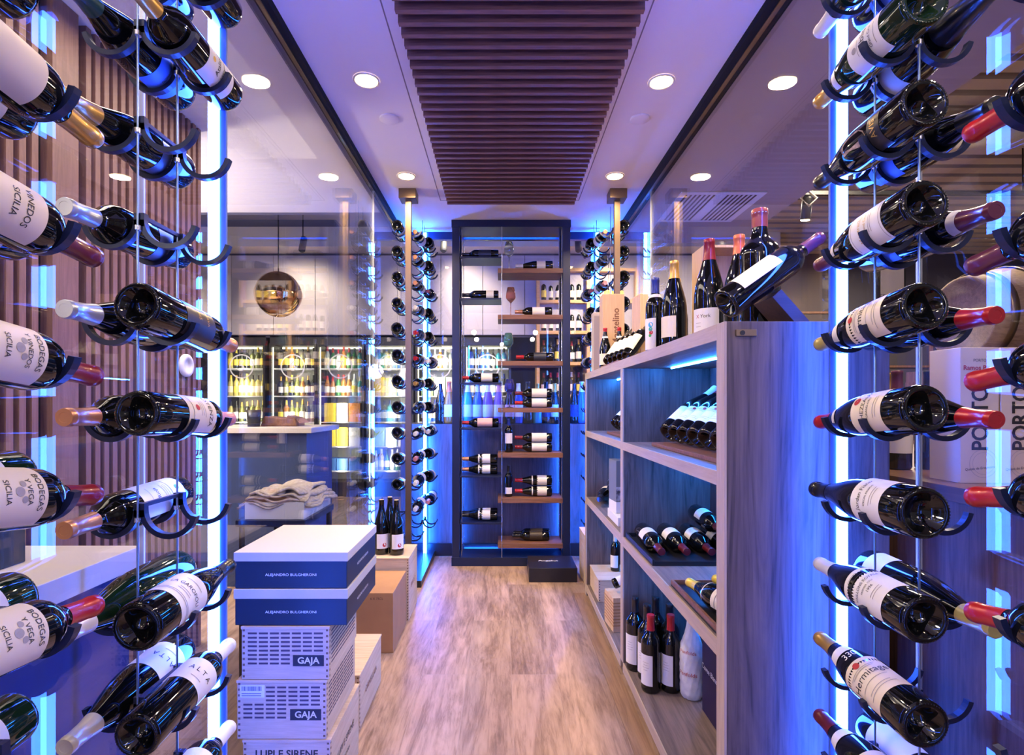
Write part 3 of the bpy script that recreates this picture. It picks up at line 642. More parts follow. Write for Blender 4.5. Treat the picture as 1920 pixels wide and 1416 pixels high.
# cabinet contents, near bay top: leaning white label bottles
GS = 'white label bottles leaning in a row in the upper near bay'
zz = 1.0475
tag(MB().box(.60, .87, 1.42, 2.14, zz, zz+.014).build('display_tray', M_walnut, bevel=.002), 'low walnut tray under the leaning white label bottles', 'tray')
for i in range(7):
    y = 2.06-.100*i
    bottle('burgundy', (.640, y, zz+.052), (.72, .30, .58), (-.6, -.45, 1), 'white' if i == 0 else 'wine', L(.045, .125, 1.15, M_paper, fine([.06, .068, .10, .108])+[('#dot', .006, .115, M_inkred, .3)]),
           ['farthest bottle of the leaning row, its white capsule fully visible', 'second farthest', 'third farthest', 'middle', 'third nearest', 'second nearest', 'nearest'][i]+('' if i == 0 else ' of the leaning white label bottles in the upper bay'), scale=1.0, near=i > 0, group=GS)
GS2 = 'leaning bottles in the far upper bay'
tag(MB().box(.60, .84, 2.48, 3.05, zz, zz+.014).build('display_tray', M_walnut, bevel=.002), 'low walnut tray in the far upper bay of the cabinet', 'tray')
for i in range(5):
    bottle('burgundy', (.635, 2.98-.10*i, zz+.050), (.70, .3, .60), (-.6, -.45, 1), 'wine', L(.045, .125, 1.15, M_paper), ['farthest', 'second farthest', 'middle', 'second nearest', 'nearest'][i]+' leaning bottle in the far upper bay', near=False, scale=.95, group=GS2)
stand('burgundy', .78, 3.0, zz, 'black', None, 'dark bottle standing upright at the back of the far upper bay', near=False)

# near bay middle: four bottles lying neck out on a black tray, one above
zz = .6285
t = thing('bottle_tray', 'black lacquered tray under the bottles with red capsules on the middle shelf', 'tray', (0, 0, zz))
mb = MB(); mb.box(.545, .915, 1.93, 2.34, 0, .006); mb.build('tray_base', M_black, t)
for q in ((.545, .553, 1.93, 2.34, .0062, .022), (.907, .915, 1.93, 2.34, .0062, .022), (.5535, .9065, 1.93, 1.938, .0062, .016), (.5535, .9065, 2.332, 2.34, .0062, .022)): MB().box(*q).build('tray_rim', M_black, t)
for i, (x, y, z) in enumerate(((.598, 2.29, .048), (.692, 2.29, .048), (.785, 2.29, .048), (.832, 2.31, .123), (.868, 2.28, .046))):
    bottle('bordeaux', (x, y-.02, zz+z), (-.01, -1, -.045), (-.35, -.3, 1), 'darkred', L(.085, .15, 1.15, M_paper, fine([.10, .108, .115, .13])), ['leftmost lying bottle with dark red capsule on the black tray', 'second lying bottle from the left on the black tray', 'third lying bottle from the left on the black tray',
           'upper bottle resting on top of the lying ones', 'lying bottle at the back of the black tray, half behind the end panel'][i], group='bottles lying on the black tray in the middle bay', scale=.95)
# gold capsule bottles on lower tray near front
t = thing('bottle_tray', 'black tray with a brown rim near the cabinet end on the middle shelf', 'tray', (0, 0, zz))
MB().box(.545, .90, 1.335, 1.72, 0, .006).build('tray_base', M_black, t)
for q in ((.545, .553, 1.335, 1.72, .0062, .020), (.892, .90, 1.335, 1.72, .0062, .020), (.5535, .8915, 1.712, 1.72, .0062, .020)): MB().box(*q).build('tray_rim', M_walnut, t)
for i, (x, y, dx) in enumerate(((.628, 1.365, -.055), (.735, 1.40, -.070))):
    bottle('burgundy', (x, y, zz+.046), (dx, .255, -.004), (-.8, -.2, 1), 'yellow', L(.045, .175, 1.25, M_cream, [('#bar', 1.2, .095, M_inkblue), ('#bar', 1.2, .097, M_inkblue)]), ['cream label bottle with yellow capsule pointing away, nearer the aisle', 'cream label bottle with yellow capsule pointing away, deeper in the shelf'][i], scale=.90)
# bottom near bay
zz = .0715
GB = 'standing bottles in the bottom bay'
for x, y, cap, d, lab in ((.577, 2.31, 'black', 'standing bottle at the far left of the bottom bay, black capsule', M_paper), (.606, 2.225, 'black', 'standing bottle behind the red capsule one at left, black capsule', M_paper),
                          (.665, 2.305, 'black', 'black capsule bottle standing deepest in the bottom bay', None), (.700, 2.225, 'black', 'black capsule bottle behind the right red capsule one', None),
                          (.596, 2.135, 'red', 'standing bottle with red capsule, left one of the pair, bottom bay', M_paper), (.676, 2.135, 'red', 'standing bottle with red capsule, right one of the pair, bottom bay', M_paper)):
    stand('bordeaux', x, y, zz, cap, L(.03, .15, .75, lab, fine([.11, .10, .09, .12], None, .4)) if lab else None, d, 1.0 if cap == 'red' else 1.03, face=(-1, -.9, 0), group=GB)
# tissue wrapped bottle
prof = [(0, 0), (.040, .002), (.046, .02), (.047, .10), (.048, .18), (.042, .225), (.030, .262), (.020, .30), (.017, .335), (.010, .345), (0, .345)]
mb = MB(); vs = []; fs = []; seg = 40
for j in range(61):
    z = .345*j/60
    for (r0, z0), (r1, z1) in zip(prof, prof[1:]):
        if z0 <= z <= z1 and z1 > z0: r = r0+(r1-r0)*(z-z0)/(z1-z0)
    if j == 0: r = .038
    for i in range(seg):
        a = 2*PI*i/seg; rr = r*(1+.045*math.sin(7*a+9*z*12)*math.sin(z*40+a*3)+.03*math.sin(13*a-z*70))
        vs.append((rr*math.cos(a), rr*math.sin(a), z))
for j in range(60):
    for i in range(seg): q = (i+1) % seg; fs.append((j*seg+i, j*seg+q, (j+1)*seg+q, (j+1)*seg+i))
fs.append(tuple(range(seg))[::-1]); mb.add(vs, fs, 0, True)
wt = mb.build('wrapped_bottle', noisy('white_tissue', (.72, .72, .74), (.60, .60, .64), 30, .6, .3), loc=(.742, 2.085, zz+.0005)); wt.scale = (.93,)*3
tag(wt, 'bottle wrapped in white tissue with red script standing in the bottom bay', 'wrapped bottle')
mb = MB()
for z, s in ((.20, .020), (.11, .022)):
    v, f = text2d('Penfolds', s); aa = math.atan2(-1, -.8)
    mb.add([(.0512*math.cos(aa+x/.048), .0512*math.sin(aa+x/.048), z+y) for x, y in v], f, 0)
mb.build('lettering', M_inkred, wt)
t = thing('gift_box', 'tall deep violet gift box with white script beside the tissue wrapped bottle', 'gift box', (.824, 1.775, zz+.0005), (0, 0, 0))
MB().box(-.075, .075, -.22, .22, 0, .42).build('body', mat('violet_card', (.014, .006, .05), .5), t, bevel=.002)
mb = MB(); flat_text(mb, 'Cuvee Blanc', .028, (-.0755, .15, .17), (0, -1, 0), (0, 0, 1)); mb.build('lettering', M_whiteink, t)
t = thing('price_card', 'white edged card leaning at the foot of the cabinet end panel', 'card', (.60, 1.40, zz+.0005))
MB().prism([(0, 0), (.06, .14), (.064, .138), (.004, 0)], .10).build('card', M_white, t)

# far bay contents
zz = .6285
for x, y, z, d in ((.60, 3.16, .047, 'lower'), (.65, 3.12, .118, 'upper')):
    bottle('burgundy', (x+.06, y+.14, zz+z), (-.35, -.9, 0), (-.9, 0, .7), 'black', L(.05, .13, 1.2, M_paper, [('#dot', .006, .1, M_inkred)]), '%s of two lying white label bottles in the far middle bay' % d, near=False, group='two lying bottles in the far middle bay')
t = thing('gift_box', 'grey picture printed gift box slanted in the far middle bay', 'gift box', (.65, 2.71, zz+.045), (0, 0, .1))
mb = MB(); mb.box(-.09, .09, -.06, .06, .055, .26, 0); mb.box(-.09, .09, -.06, .06, 0, .0545, 1); mb.box(-.0905, .08, -.0605, -.0601, .06, .13, 2)
mb.build('body', [mat('grey_card', (.17, .18, .18), .5), M_paper, noisy('photo_print', (.5, .48, .5), (.05, .05, .06), 40, .4)], t, bevel=.001)
tag(MB().box(.555, .78, 2.55, 2.80, zz, zz+.043).build('flat_box', M_paper, bevel=.002), 'flat white box lying under the grey printed gift box', 'box')
zz = .0715
def crate(name, lab, x0, x1, y0, y1, z0, z1, pattern=None, group=None, lid=True):
    t = thing('wooden_wine_crate', lab, 'wooden crate', ((x0+x1)/2, y0, z0+.0005), group=group)
    w = (x1-x0)/2; d = y1-y0; h = z1-z0-.001; th = .010
    for yy in (0, d-th): MB().box(-w, w, yy, yy+th, 0, h-.0085).build('end_board', M_pine, t, bevel=.0008)
    for xx in (-w, w-th): MB().box(xx, xx+th, th+.0003, d-th-.0003, 0, h-.0085).build('side_board', M_pineY, t, bevel=.0008)
    MB().box(-w-.002, w+.002, -.002, d+.002, h-.008, h).build('lid', M_pine, t, bevel=.0008)
    nn = int(h/.016)
    for xa, xb, ya, yb in ((-w+.003, -w+.009, -.0006, -.0001), (w-.009, w-.003, -.0006, -.0001), (w+.0001, w+.0006, .003, .0095)):
        mb = MB()
        for i in range(nn):
            z = .006+i*(h-.02)/max(nn-1, 1); mb.box(xa, xb, ya, yb, z, z+.006)
        mb.build('finger_joint', mat('joint_dark_brown', (.16, .09, .05), .7), t)  # dark brown marks along the board joints
    if pattern: pattern(t, w, d, h)
    return t
def plain_print(word, size):
    def f(t, w, d, h):
        mb = MB(); flat_text(mb, word, size, (w+.0008, d*.5, h*.5), (0, 1, 0), (0, 0, 1)); mb.build('lettering', M_inkbrown, t)
    return f
crate('c', 'pale pine wine crate on the bottom board of the far bay', .558, .80, 3.08, 3.37, zz, zz+.13)
stand('bordeaux', .69, 3.25, zz+.1305, 'white', L(.03, .13, 1.0, M_paper), 'small standing bottle on the pine crate in the far bay', .74, near=False)
t = thing('slatted_wine_box', 'ribbed pine box standing in the far bottom bay', 'wooden box', (.625, 2.75, zz+.0005), (0, 0, .1))
mb = MB(); mb.box(-.075, .075, -.075, .075, 0, .17)
for i in range(8): mb.box(-.077, .077, -.077, .077, .03+.016*i, .036+.016*i, 1)
mb.build('body', [M_pineZ, mat('rib_wood', (.40, .22, .09), .6)], t)
bottle('bordeaux', (.575, 2.75, zz+.215), (.80, .1, .30), (-.4, -.8, 1), None, L(.03, .19, 1.3, M_paper, [('#bar', .6, .1, M_inkblue)]), 'bottle with a long white label lying tilted over the ribbed box', scale=.7, near=False)

# ------------------------------------------------------------------ left stack of boxes
def carton(lab, x0, x1, y0, y1, z0, z1, zl, word):
    t = thing('gift_carton', lab, 'gift box', ((x0+x1)/2, y0, z0+.0005), group='navy and white presentation boxes')
    w = (x1-x0)/2; d = y1-y0; h = z1-z0-.001; hl = zl-z0
    MB().box(-w+.003, w-.003, .003, d-.003, 0, hl).build('base', mat('navy_card', (.008, .020, .034), .45), t, bevel=.0015)
    MB().box(-w, w, 0, d, hl+.0005, h).build('lid', mat('cream_white_card', (.52, .475, .39), .6), t, bevel=.0015)
    mb = MB(); flat_text(mb, word, .0104, (0, .0022, hl*.5), (1, 0, 0), (0, 0, 1), sx=1.2); flat_text(mb, word, .0112, (w-.0022, d*.5, hl*.5), (0, 1, 0), (0, 0, 1)); mb.build('lettering', M_whiteink, t)
carton('upper navy presentation box with a white lid on top of the left stack', -.78, -.448, 1.55, 1.905, .677, .783, .755, 'ALEJANDRO BULGHERONI')
carton('lower navy presentation box with a white band, second in the left stack', -.78, -.448, 1.55, 1.905, .569, .676, .646, 'ALEJANDRO BULGHERONI')
def gaja(barcode):
    def f(t, w, d, h):
        mb = MB(); rows = 8
        for r in range(rows):
            z = h*.93-.012-.0125*r
            for c in range(7):
                x0 = -w+.018+c*(2*w-.030)/7
                if r >= rows-3 and c >= 4: continue
                if barcode and r < 4 and c < 2: continue
                mb.box(x0, x0+.026, -.0008, -.0002, z, z+.0052)
        mb.build('printed_dashes', mat('plum_ink', (.07, .045, .06), .6), t); mb = MB()
        for r in range(9):
            z = h*.93-.012-.0115*r
            for c in range(7):
                y0 = .02+c*(d-.04)/7
                mb.box(w+.0002, w+.0008, y0, y0+.032, z, z+.004)
        mb.build('printed_dashes', mat('plum_ink', (.07, .045, .06), .6), t)
        mb = MB(); bx = (w-.105, w-.015, h*.93-.012-.0125*7-.005, h*.93-.012-.0125*5+.002)
        mb.box(bx[0], bx[1], -.0012, -.0002, bx[2], bx[3]); pl = mb.build('name_plate', M_ink, t)
        mb = MB(); flat_text(mb, '*GAJA', .026, ((bx[0]+bx[1])/2, -.0016, (bx[2]+bx[3])/2), (1, 0, 0), (0, 0, 1), sx=1.05); mb.build('lettering', M_cream, pl)
        if barcode:
            mb = MB(); mb.box(-w+.008, -w+.080, -.0012, -.0002, h-.050, h-.014, 0); 
            for i in range(22): mb.box(-w+.013+i*.0027, -w+.013+i*.0027+random.uniform(.0008, .0018), -.0015, -.0013, h-.031, h-.018, 1)
            for j in (0, 1): mb.box(-w+.013, -w+.070, -.0015, -.0013, h-.040-.006*j, h-.038-.006*j, 1)
            mb.build('barcode_sticker', [M_paper, M_inkblue], t)
    return f
crate('g', 'upper pine crate with printed dashes and black name plate, under the navy boxes', -.756, -.502, 1.55, 1.84, .413, .568, gaja(False))
crate('g', 'lower pine crate with printed dashes, name plate and a barcode sticker', -.769, -.51, 1.55, 1.85, .240, .412, gaja(True))
def lupi(t, w, d, h):
    mb = MB(); flat_text(mb, '*LUPI E SIRENE', .030, (0, -.0008, h-.042), (1, 0, 0), (0, 0, 1)); flat_text(mb, 'LUPI E SIRENE', .03, (w+.0008, d*.5, h*.6), (0, 1, 0), (0, 0, 1)); flat_text(mb, 'TOSCANA', .018, (w+.0008, d*.5, h*.4), (0, 1, 0), (0, 0, 1)); mb.build('lettering', M_ink, t)
crate('l', 'bottom pine crate of the left stack with black lettering', -.752, -.499, 1.55, 1.86, 0, .239, lupi)
crate('s', 'low pine crate on the floor directly behind the tall left stack', -.79, -.53, 1.984, 2.34, 0, .206, plain_print('ORNELLAIA', .035))
t = thing('cardboard_box', 'brown cardboard carton on the floor between two pine crates', 'cardboard box', (-.655, 2.60, .0005))
MB().box(-.125, .125, 0, .35, 0, .293).build('body', noisy('brown_cardboard', (.40, .21, .09), (.36, .185, .08), 8, .75), t, bevel=.002)
mb = MB(); flat_text(mb, '6 X 75CL', .016, (.045, -.0008, .265), (1, 0, 0), (0, 0, 1)); mb.build('lettering', M_ink, t)
crate('d', 'pine crate on the floor carrying three bottles by the bronze post', -.79, -.522, 2.985, 3.28, 0, .354, plain_print('BAROLO', .04))
for x, y, d in ((-.695, 3.08, 'left'), (-.665, 3.17, 'rear'), (-.607, 3.07, 'right')):
    stand('burgundy', x, y, .354, None, L(.035, .115, .9, M_paper, [('#dot', .011, .055, M_inkred, .15)]), 'dark bottle with red dot label on the pine crate, %s one of three' % d, 1.03, face=(.5, -1, 0), group='three bottles on the pine crate', extra=lambda o: MB().lathe([(0, .2995), (.0125, .2995), (.0125, .3015), (0, .3015)], 16).build('cork', M_pineZ, o))

# ------------------------------------------------------------------ end rack
t = thing('shelving_rack', 'tall dark steel shelving rack closing the end of the passage', 'shelving rack', (0, 4.0, 0))
def rp(name, x0, x1, y0, y1, z0, z1, m=M_ledtint_metal, b=.001): return MB().box(x0, x1, y0, y1, z0, z1).build(name, m, t, bevel=b)
for x in (-.374, .458):
    rp('post', x, x+.055, 0, .05, .066, 2.545)
    rp('post', x, x+.055, .205, .255, .066, 2.545)
rp('top_frame', -.378, .518, -.003, .258, 2.546, 2.598); rp('base_frame', -.378, .518, -.003, .258, .0008, .0655)
SH = [2.236, 1.888, 1.540, 1.188, .848, .508, .168]
for z in SH:
    rp('wooden_shelf', -.030, .4575, .002, .250, z-.034, z, M_walnut)
LS = [2.328, 2.016, 1.380, 1.036, .676, .324]
for z in LS:
    rp('metal_shelf', -.318, -.002, .01, .245, z-.012, z)
for z_ in (2.592, .063): MB().box(-.30, .44, .2585, .264, z_-.03, z_).build('led_strip', M_ledfar, t)  # lower strip is added out of sight to wash the end panel blue
for x_ in (-.352, .478): MB().box(x_, x_+.010, .2555, .2605, .07, 2.50).build('led_strip', M_ledfar, t)  # hidden strips added behind the posts to light the end panel
for y in (.03, .22):
    for x in (-.302, .452): MB().cyl((x, y, .0656), (x, y, 2.5455), .003, 8).build('rod', M_steel, t)
for y in (-.004, .256):
    MB().cyl((-.0, y, .0656), (-.0, y, 2.5455), .003, 8).build('rod', M_steel, t)
Y4 = 4.0
def lying(x, z, cap, d, kind='bordeaux', lab=M_paper, y=4.10, s=1, left=True, scale=.95, text=None, grp='bottles lying on the end rack', lz=(.06, .16)):
    r = BP[kind][7][0]*scale
    if left: bottle(kind, (x+.30*scale, y, z+r+.002), (-1, 0, 0), (0, -1, .25), cap, L(lz[0], lz[1], 1.2, lab, text), d, near=False, scale=scale, group=grp)
    else: bottle(kind, (x, y, z+r+.002), (1, 0, 0), (0, -1, .25), cap, L(lz[0], lz[1], 1.2, lab, text), d, near=False, scale=scale, group=grp)
lying(.105, SH[0], 'white', 'lying bottle with red disc label and white capsule, topmost wooden shelf', 'burgundy', lz=(.06, .13), text=None)
lying(.10, SH[1], 'copper', 'lying bottle with white label beside the pink goblet, second wooden shelf')
lying(.11, SH[2], 'red', 'lower lying bottle with red capsule on the third wooden shelf', lab=mat('dark_label', (.03, .035, .06), .4))
for j, (s, nm) in enumerate(((3, 'fourth'), (4, 'fifth'), (5, 'sixth'))):
    lying(.10, SH[s], ['red', 'wine', 'red'][j], 'lower of two lying bottles on the %s wooden shelf' % nm, lz=(.045, .165), kind=['bordeaux', 'bordeaux', 'burgundy'][j])
    lying(.10, SH[s]+.074+(.008 if j == 2 else 0), ['darkred', 'wine', 'red'][j], 'upper of two lying bottles on the %s wooden shelf' % nm, lz=(.045, .165), kind=['bordeaux', 'bordeaux', 'burgundy'][j])
lying(.08, SH[6], 'black', 'dark bottle lying on the lowest wooden shelf, front one', lab=mat('dark_gilt_label', (.05, .035, .02), .4))
lying(.09, SH[6], 'black', 'dark bottle lying on the lowest wooden shelf, rear one', lab=mat('dark_gilt_label', (.05, .035, .02), .4), y=4.19)
stand('bordeaux', .052, 4.09, SH[4], 'blue', L(.08, .17, 1.0, M_paper), 'upright bottle with wide white label on the fifth wooden shelf', .86, face=(0, -1, 0), near=False)
stand('bordeaux', .052, 4.09, SH[5], 'black', L(.03, .09, 1.0, M_paper), 'upright small bottle with low label on the sixth wooden shelf', .80, face=(0, -1, 0), near=False)
lying(-.31, LS[1], 'black', 'dark bottle lying on the upper metal shelf at left of the rack', lz=(.04, .10))
lying(-.31, LS[0], 'black', 'bottle lying on the topmost metal shelf under the rack frame', lab=mat('dark_label', (.03, .035, .06), .4))
lying(-.31, LS[2], 'red', 'bottle with white label lying in front of the circled 10', lz=(.05, .14))
lying(-.31, LS[3], 'red', 'bottle with pink bordered label lying on the middle metal shelf', lab=mat('pink_label', (.75, .45, .45), .5), lz=(.05, .17))
for j, (s, nm, c) in enumerate(((4, 'fifth', 'copper'), (5, 'lowest', 'black'))):
    lying(-.31, LS[s], c, 'lower of two bottles lying on the %s metal shelf' % nm, 'burgundy', scale=.92)
    if j == 0: lying(-.31, LS[s]+.08, c, 'upper of two bottles lying on the %s metal shelf' % nm, 'burgundy', scale=.92)
    else: lying(-.31, LS[s], c, 'rear bottle lying on the %s metal shelf' % nm, 'burgundy', scale=.92, y=4.19)
def goblet(x, z, col, d, sc=1):
    m = mat('goblet_glass_'+d.split()[0], col, .03, trans=.85, ior=1.35)
    pr = [(0, .004), (.036, .001), (.036, .0035), (.006, .009), (.0035, .02), (.0035, .105), (.008, .112), (.034, .140), (.041, .155), (.038, .19), (.029, .235), (.0275, .235), (.0365, .19), (.039, .156), (.032, .143), (0, .118)]
    o = MB().lathe(pr, 28).build('wine_goblet', m, loc=(x, 4.08, z+.0005)); o.scale = (sc,)*3
    tag(o, d, 'wine glass', 'tinted goblets on the end rack')
goblet(.055, SH[0], (.80, .85, .85), 'clear stemmed goblet on the topmost wooden shelf of the end rack', .93)
goblet(.068, SH[1], (.80, .42, .38), 'pink stemmed goblet on the second wooden shelf of the end rack', .93)
goblet(.050, SH[2], (.35, .70, .72), 'teal stemmed goblet on the third wooden shelf of the end rack', .93)
goblet(.058, SH[3], (.20, .22, .85), 'cobalt stemmed goblet on the fourth wooden shelf of the end rack', .93)
# black case on the floor
t = thing('black_case', 'low black presentation case with white script on the floor before the end rack', 'case', (.350, 3.635, .0005))
MB().box(-.165, .165, 0, .30, 0, .098).build('body', mat('black_leatherette', (.013, .012, .016), .35), t, bevel=.004)
mb = MB(); flat_text(mb, 'Angelus', .045, (-.02, .17, .0985), (1, 0, 0), (0, 1, 0)); mb.build('lettering', M_whiteink, t)
crate('f', 'pine crate standing on the floor in the gap between end rack and cabinet', .56, .66, 3.60, 3.85, 0, .33)
# plinths under the far racks
struct('trim_23', MB().box(-.80, -.535, 3.53, YE-.015, .0005, .045), M_black)
struct('trim_24', MB().box(.825, .92, 3.53, YE-.015, .0005, .045), M_black)

# ------------------------------------------------------------------ beyond the end: back bar, fridges, shelves
struct('trim_25', MB().box(GL, GR, YE+.06, YE+.42, 1.02, 1.055), M_ledtint_metal)
struct('wall_back_counter', MB().box(GL, GR, YE+.40, YE+.42, .0005, 1.018), M_ledtint_metal)
SM = {}
def small_bottle(glass, cap, paper, kind='bordeaux', seg=12, lz=(.05, .14), cz=.235):
    k = (glass.name, cap.name, paper.name if paper else '', kind, lz)
    if k not in SM:
        mb = MB(); mb.lathe(BP[kind][3:], seg, 0)
        pr = [(rad(kind, cz)+.001, cz)]+[(r+.001, z) for r, z in BP[kind] if z > cz+.003]
        mb.lathe(pr, seg, 1)
        if paper: patch(mb, kind, lz[0], lz[1], 1.3, 10, 1, 2, off=.001, a0=-PI/2)
        SM[k] = mb.mesh('bottle', [glass, cap]+([paper] if paper else []))
    return SM[k]
gl = lambda n, c: mat('bottle_glass_'+n, c, .12, coat=.5)
GC = dict(dark=gl('dark', (.01, .012, .012)), green=gl('green', (.03, .16, .05)), teal=gl('teal', (.02, .35, .42)), blue=gl('blue', (.04, .12, .5)), amber=gl('amber', (.35, .14, .03)),
          clear=gl('clear', (.45, .50, .45)), yellow=gl('straw', (.50, .42, .12)), violet=gl('violet', (.25, .12, .45)), olive=gl('olive', (.12, .13, .03)))
YEL = mat('yellow_paper', (.80, .62, .08), .5); PK = mat('pink_label', (.75, .45, .45), .5)
def sb(x, y, z, g, c, p, lab, grp, kind='bordeaux', s=1.0, cat='bottle'):
    o = link('bottle', small_bottle(GC[g], capm(c), p, kind)); o.location = (x, y, z+.0005); o.scale = (s,)*3; o.rotation_euler[2] = random.uniform(-.3, .3)
    tag(o, lab, cat, grp); return o
bb = [(826, 'dark', 'black', None), (842, 'amber', 'orange', M_paper), (862, 'teal', 'silver', None), (877, 'teal', 'white', M_paper), (896, 'blue', 'silver', M_paper), (915, 'violet', 'white', M_paper),
      (935, 'violet', 'pink', M_paper), (956, 'dark', 'silver', PK), (972, 'blue', 'white', M_paper), (990, 'dark', 'black', None), (1008, 'teal', 'gold', None), (1024, 'dark', 'black', M_inkblue), (1040, 'dark', 'gold', M_cream), (1056, 'dark', 'wine', None), (1077, 'dark', 'black', M_inkblue), (1091, 'blue', 'silver', None)]
for i, (u, g, c, p) in enumerate(bb):
    side = 'left of' if u < 950 else 'right of'
    sb(P(u, 0, YE+.20).x, YE+.20, 1.055, g, c, p, '%s bottle with %s top on the ledge behind the end rack, %s from left' % (g, c, ['first', 'second', 'third', 'fourth', 'fifth', 'sixth', 'seventh', 'eighth', 'ninth', 'tenth', 'eleventh', 'twelfth', 'thirteenth', 'fourteenth', 'fifteenth', 'sixteenth'][i]), 'bottles on the ledge behind the end rack', 'champagne' if i % 2 else 'burgundy', 1.12)

YF = 7.0
M_gray = mat('grey_wall_panel', (.36, .33, .36), .55)
mb = MB()
for i in range(14):
    x0 = -5.2+.55*i; mb.box(x0+.004, x0+.546, YF+.0, YF+.02, 2.13, 3.17)
struct('wall_shop_back', mb.box(-7, 9, YF+.72, YF+.8, 0, 3.6, 1).box(-5.2, 2.5, YF+.02, YF+.05, 2.1, 3.2, 1), [M_gray, mat('dark_recess', (.05, .045, .06), .7)])
struct('ceiling_shop', MB().box(-7, 9, YE+.3, YF+4, 3.45, 3.5), mat('slate_ceiling', (.10, .11, .17), .8))
struct('trim_30', MB().box(-6, 3.5, YF-.30, YF+.1, 3.20, 3.449), mat('cream_bulkhead', (.62, .56, .45), .7))
shelf_z = [1.70, 1.335, .99, .665, .34]
M_fr = mat('fridge_black', (.02, .02, .024), .4); M_fin = mat('fridge_liner', (.55, .55, .50), .5)
M_flight = mat('fridge_light', (1, 1, .9), .5, emit=(1, .93, .62), es=2.6)
def fridge(u, num, idx):
    xc = P(u, 0, YF).x; w = .31
    t = thing('display_fridge', 'glass door drinks fridge marked with a circled %s, %s of the row' % (num, ['leftmost', 'second', 'third', 'fourth', 'fifth', 'rightmost'][idx]), 'fridge', (xc, YF, 0), group='row of numbered display fridges')
    for q in ((-w, w, .02, .66, 0, .17), (-w, w, .02, .66, 2.0, 2.12), (-w, -w+.03, .02, .66, .171, 1.999), (w-.03, w, .02, .66, .171, 1.999)): MB().box(*q).build('body_panel', M_fr, t)
    MB().box(-w+.031, w-.031, .50, .515, .171, 1.999).build('liner', M_fin, t)
    for z in shelf_z: MB().box(-w+.032, w-.032, .06, .49, z-.02, z-.006).build('shelf', M_white, t)
    for q in ((-w+.032, -w+.042, .03, .045, .2, 1.97), (-w+.05, w-.05, .30, .32, 1.975, 1.998)): MB().box(*q).build('interior_light', M_flight, t)
    mb = MB(); mb.box(-w+.001, w-.001, -.002, .018, .165, .195); mb.box(-w+.001, w-.001, -.002, .018, 1.99, 2.02); mb.box(-w+.001, -w+.028, -.002, .018, .196, 1.989); mb.box(w-.028, w-.001, -.002, .018, .196, 1.989)
    d = mb.build('door_frame', M_fr, t)
    MB().box(-w+.029, w-.029, .004, .010, .197, 1.988).build('door_glass', glass_pane('fridge_glass', (.96, .97, .97), .05, .6), d)
    mb = MB(); zc = 1.715; seg = 40; vs = []; fs = []
    for i in range(seg):
        a = 2*PI*i/seg; vs += [(.160*math.cos(a), -.0025, zc+.160*math.sin(a)), (.144*math.cos(a), -.0025, zc+.144*math.sin(a))]
    for i in range(seg): j = (i+1) % seg; fs.append((2*i, 2*j, 2*j+1, 2*i+1))
    mb.add(vs, fs); flat_text(mb, num, .20, (0, -.0025, zc), (1, 0, 0), (0, 0, 1))
    mb.build('numeral_decal', mat('decal_white', (.8, .8, .78), .5), t)
    return xc
ordn = ['first', 'second', 'third', 'fourth', 'fifth', 'sixth', 'seventh']
def box_item(x, y, z, w, d, h, m, lab, grp, cat='box'):
    o = MB().box(-w/2, w/2, -d/2, d/2, 0, h).build('drinks_carton', m, loc=(x, y, z+.0005), bevel=.003); tag(o, lab, cat, grp)
CARD = [mat('yellow_card', (.85, .62, .04), .5), mat('white_card', (.78, .78, .74), .5), mat('lime_card', (.45, .70, .25), .5), mat('pale_green_card', (.60, .78, .55), .5), mat('blue_card', (.05, .14, .42), .5), mat('orange_card', (.80, .30, .05), .5)]
CN = ['yellow', 'white', 'lime', 'pale green', 'blue', 'orange']
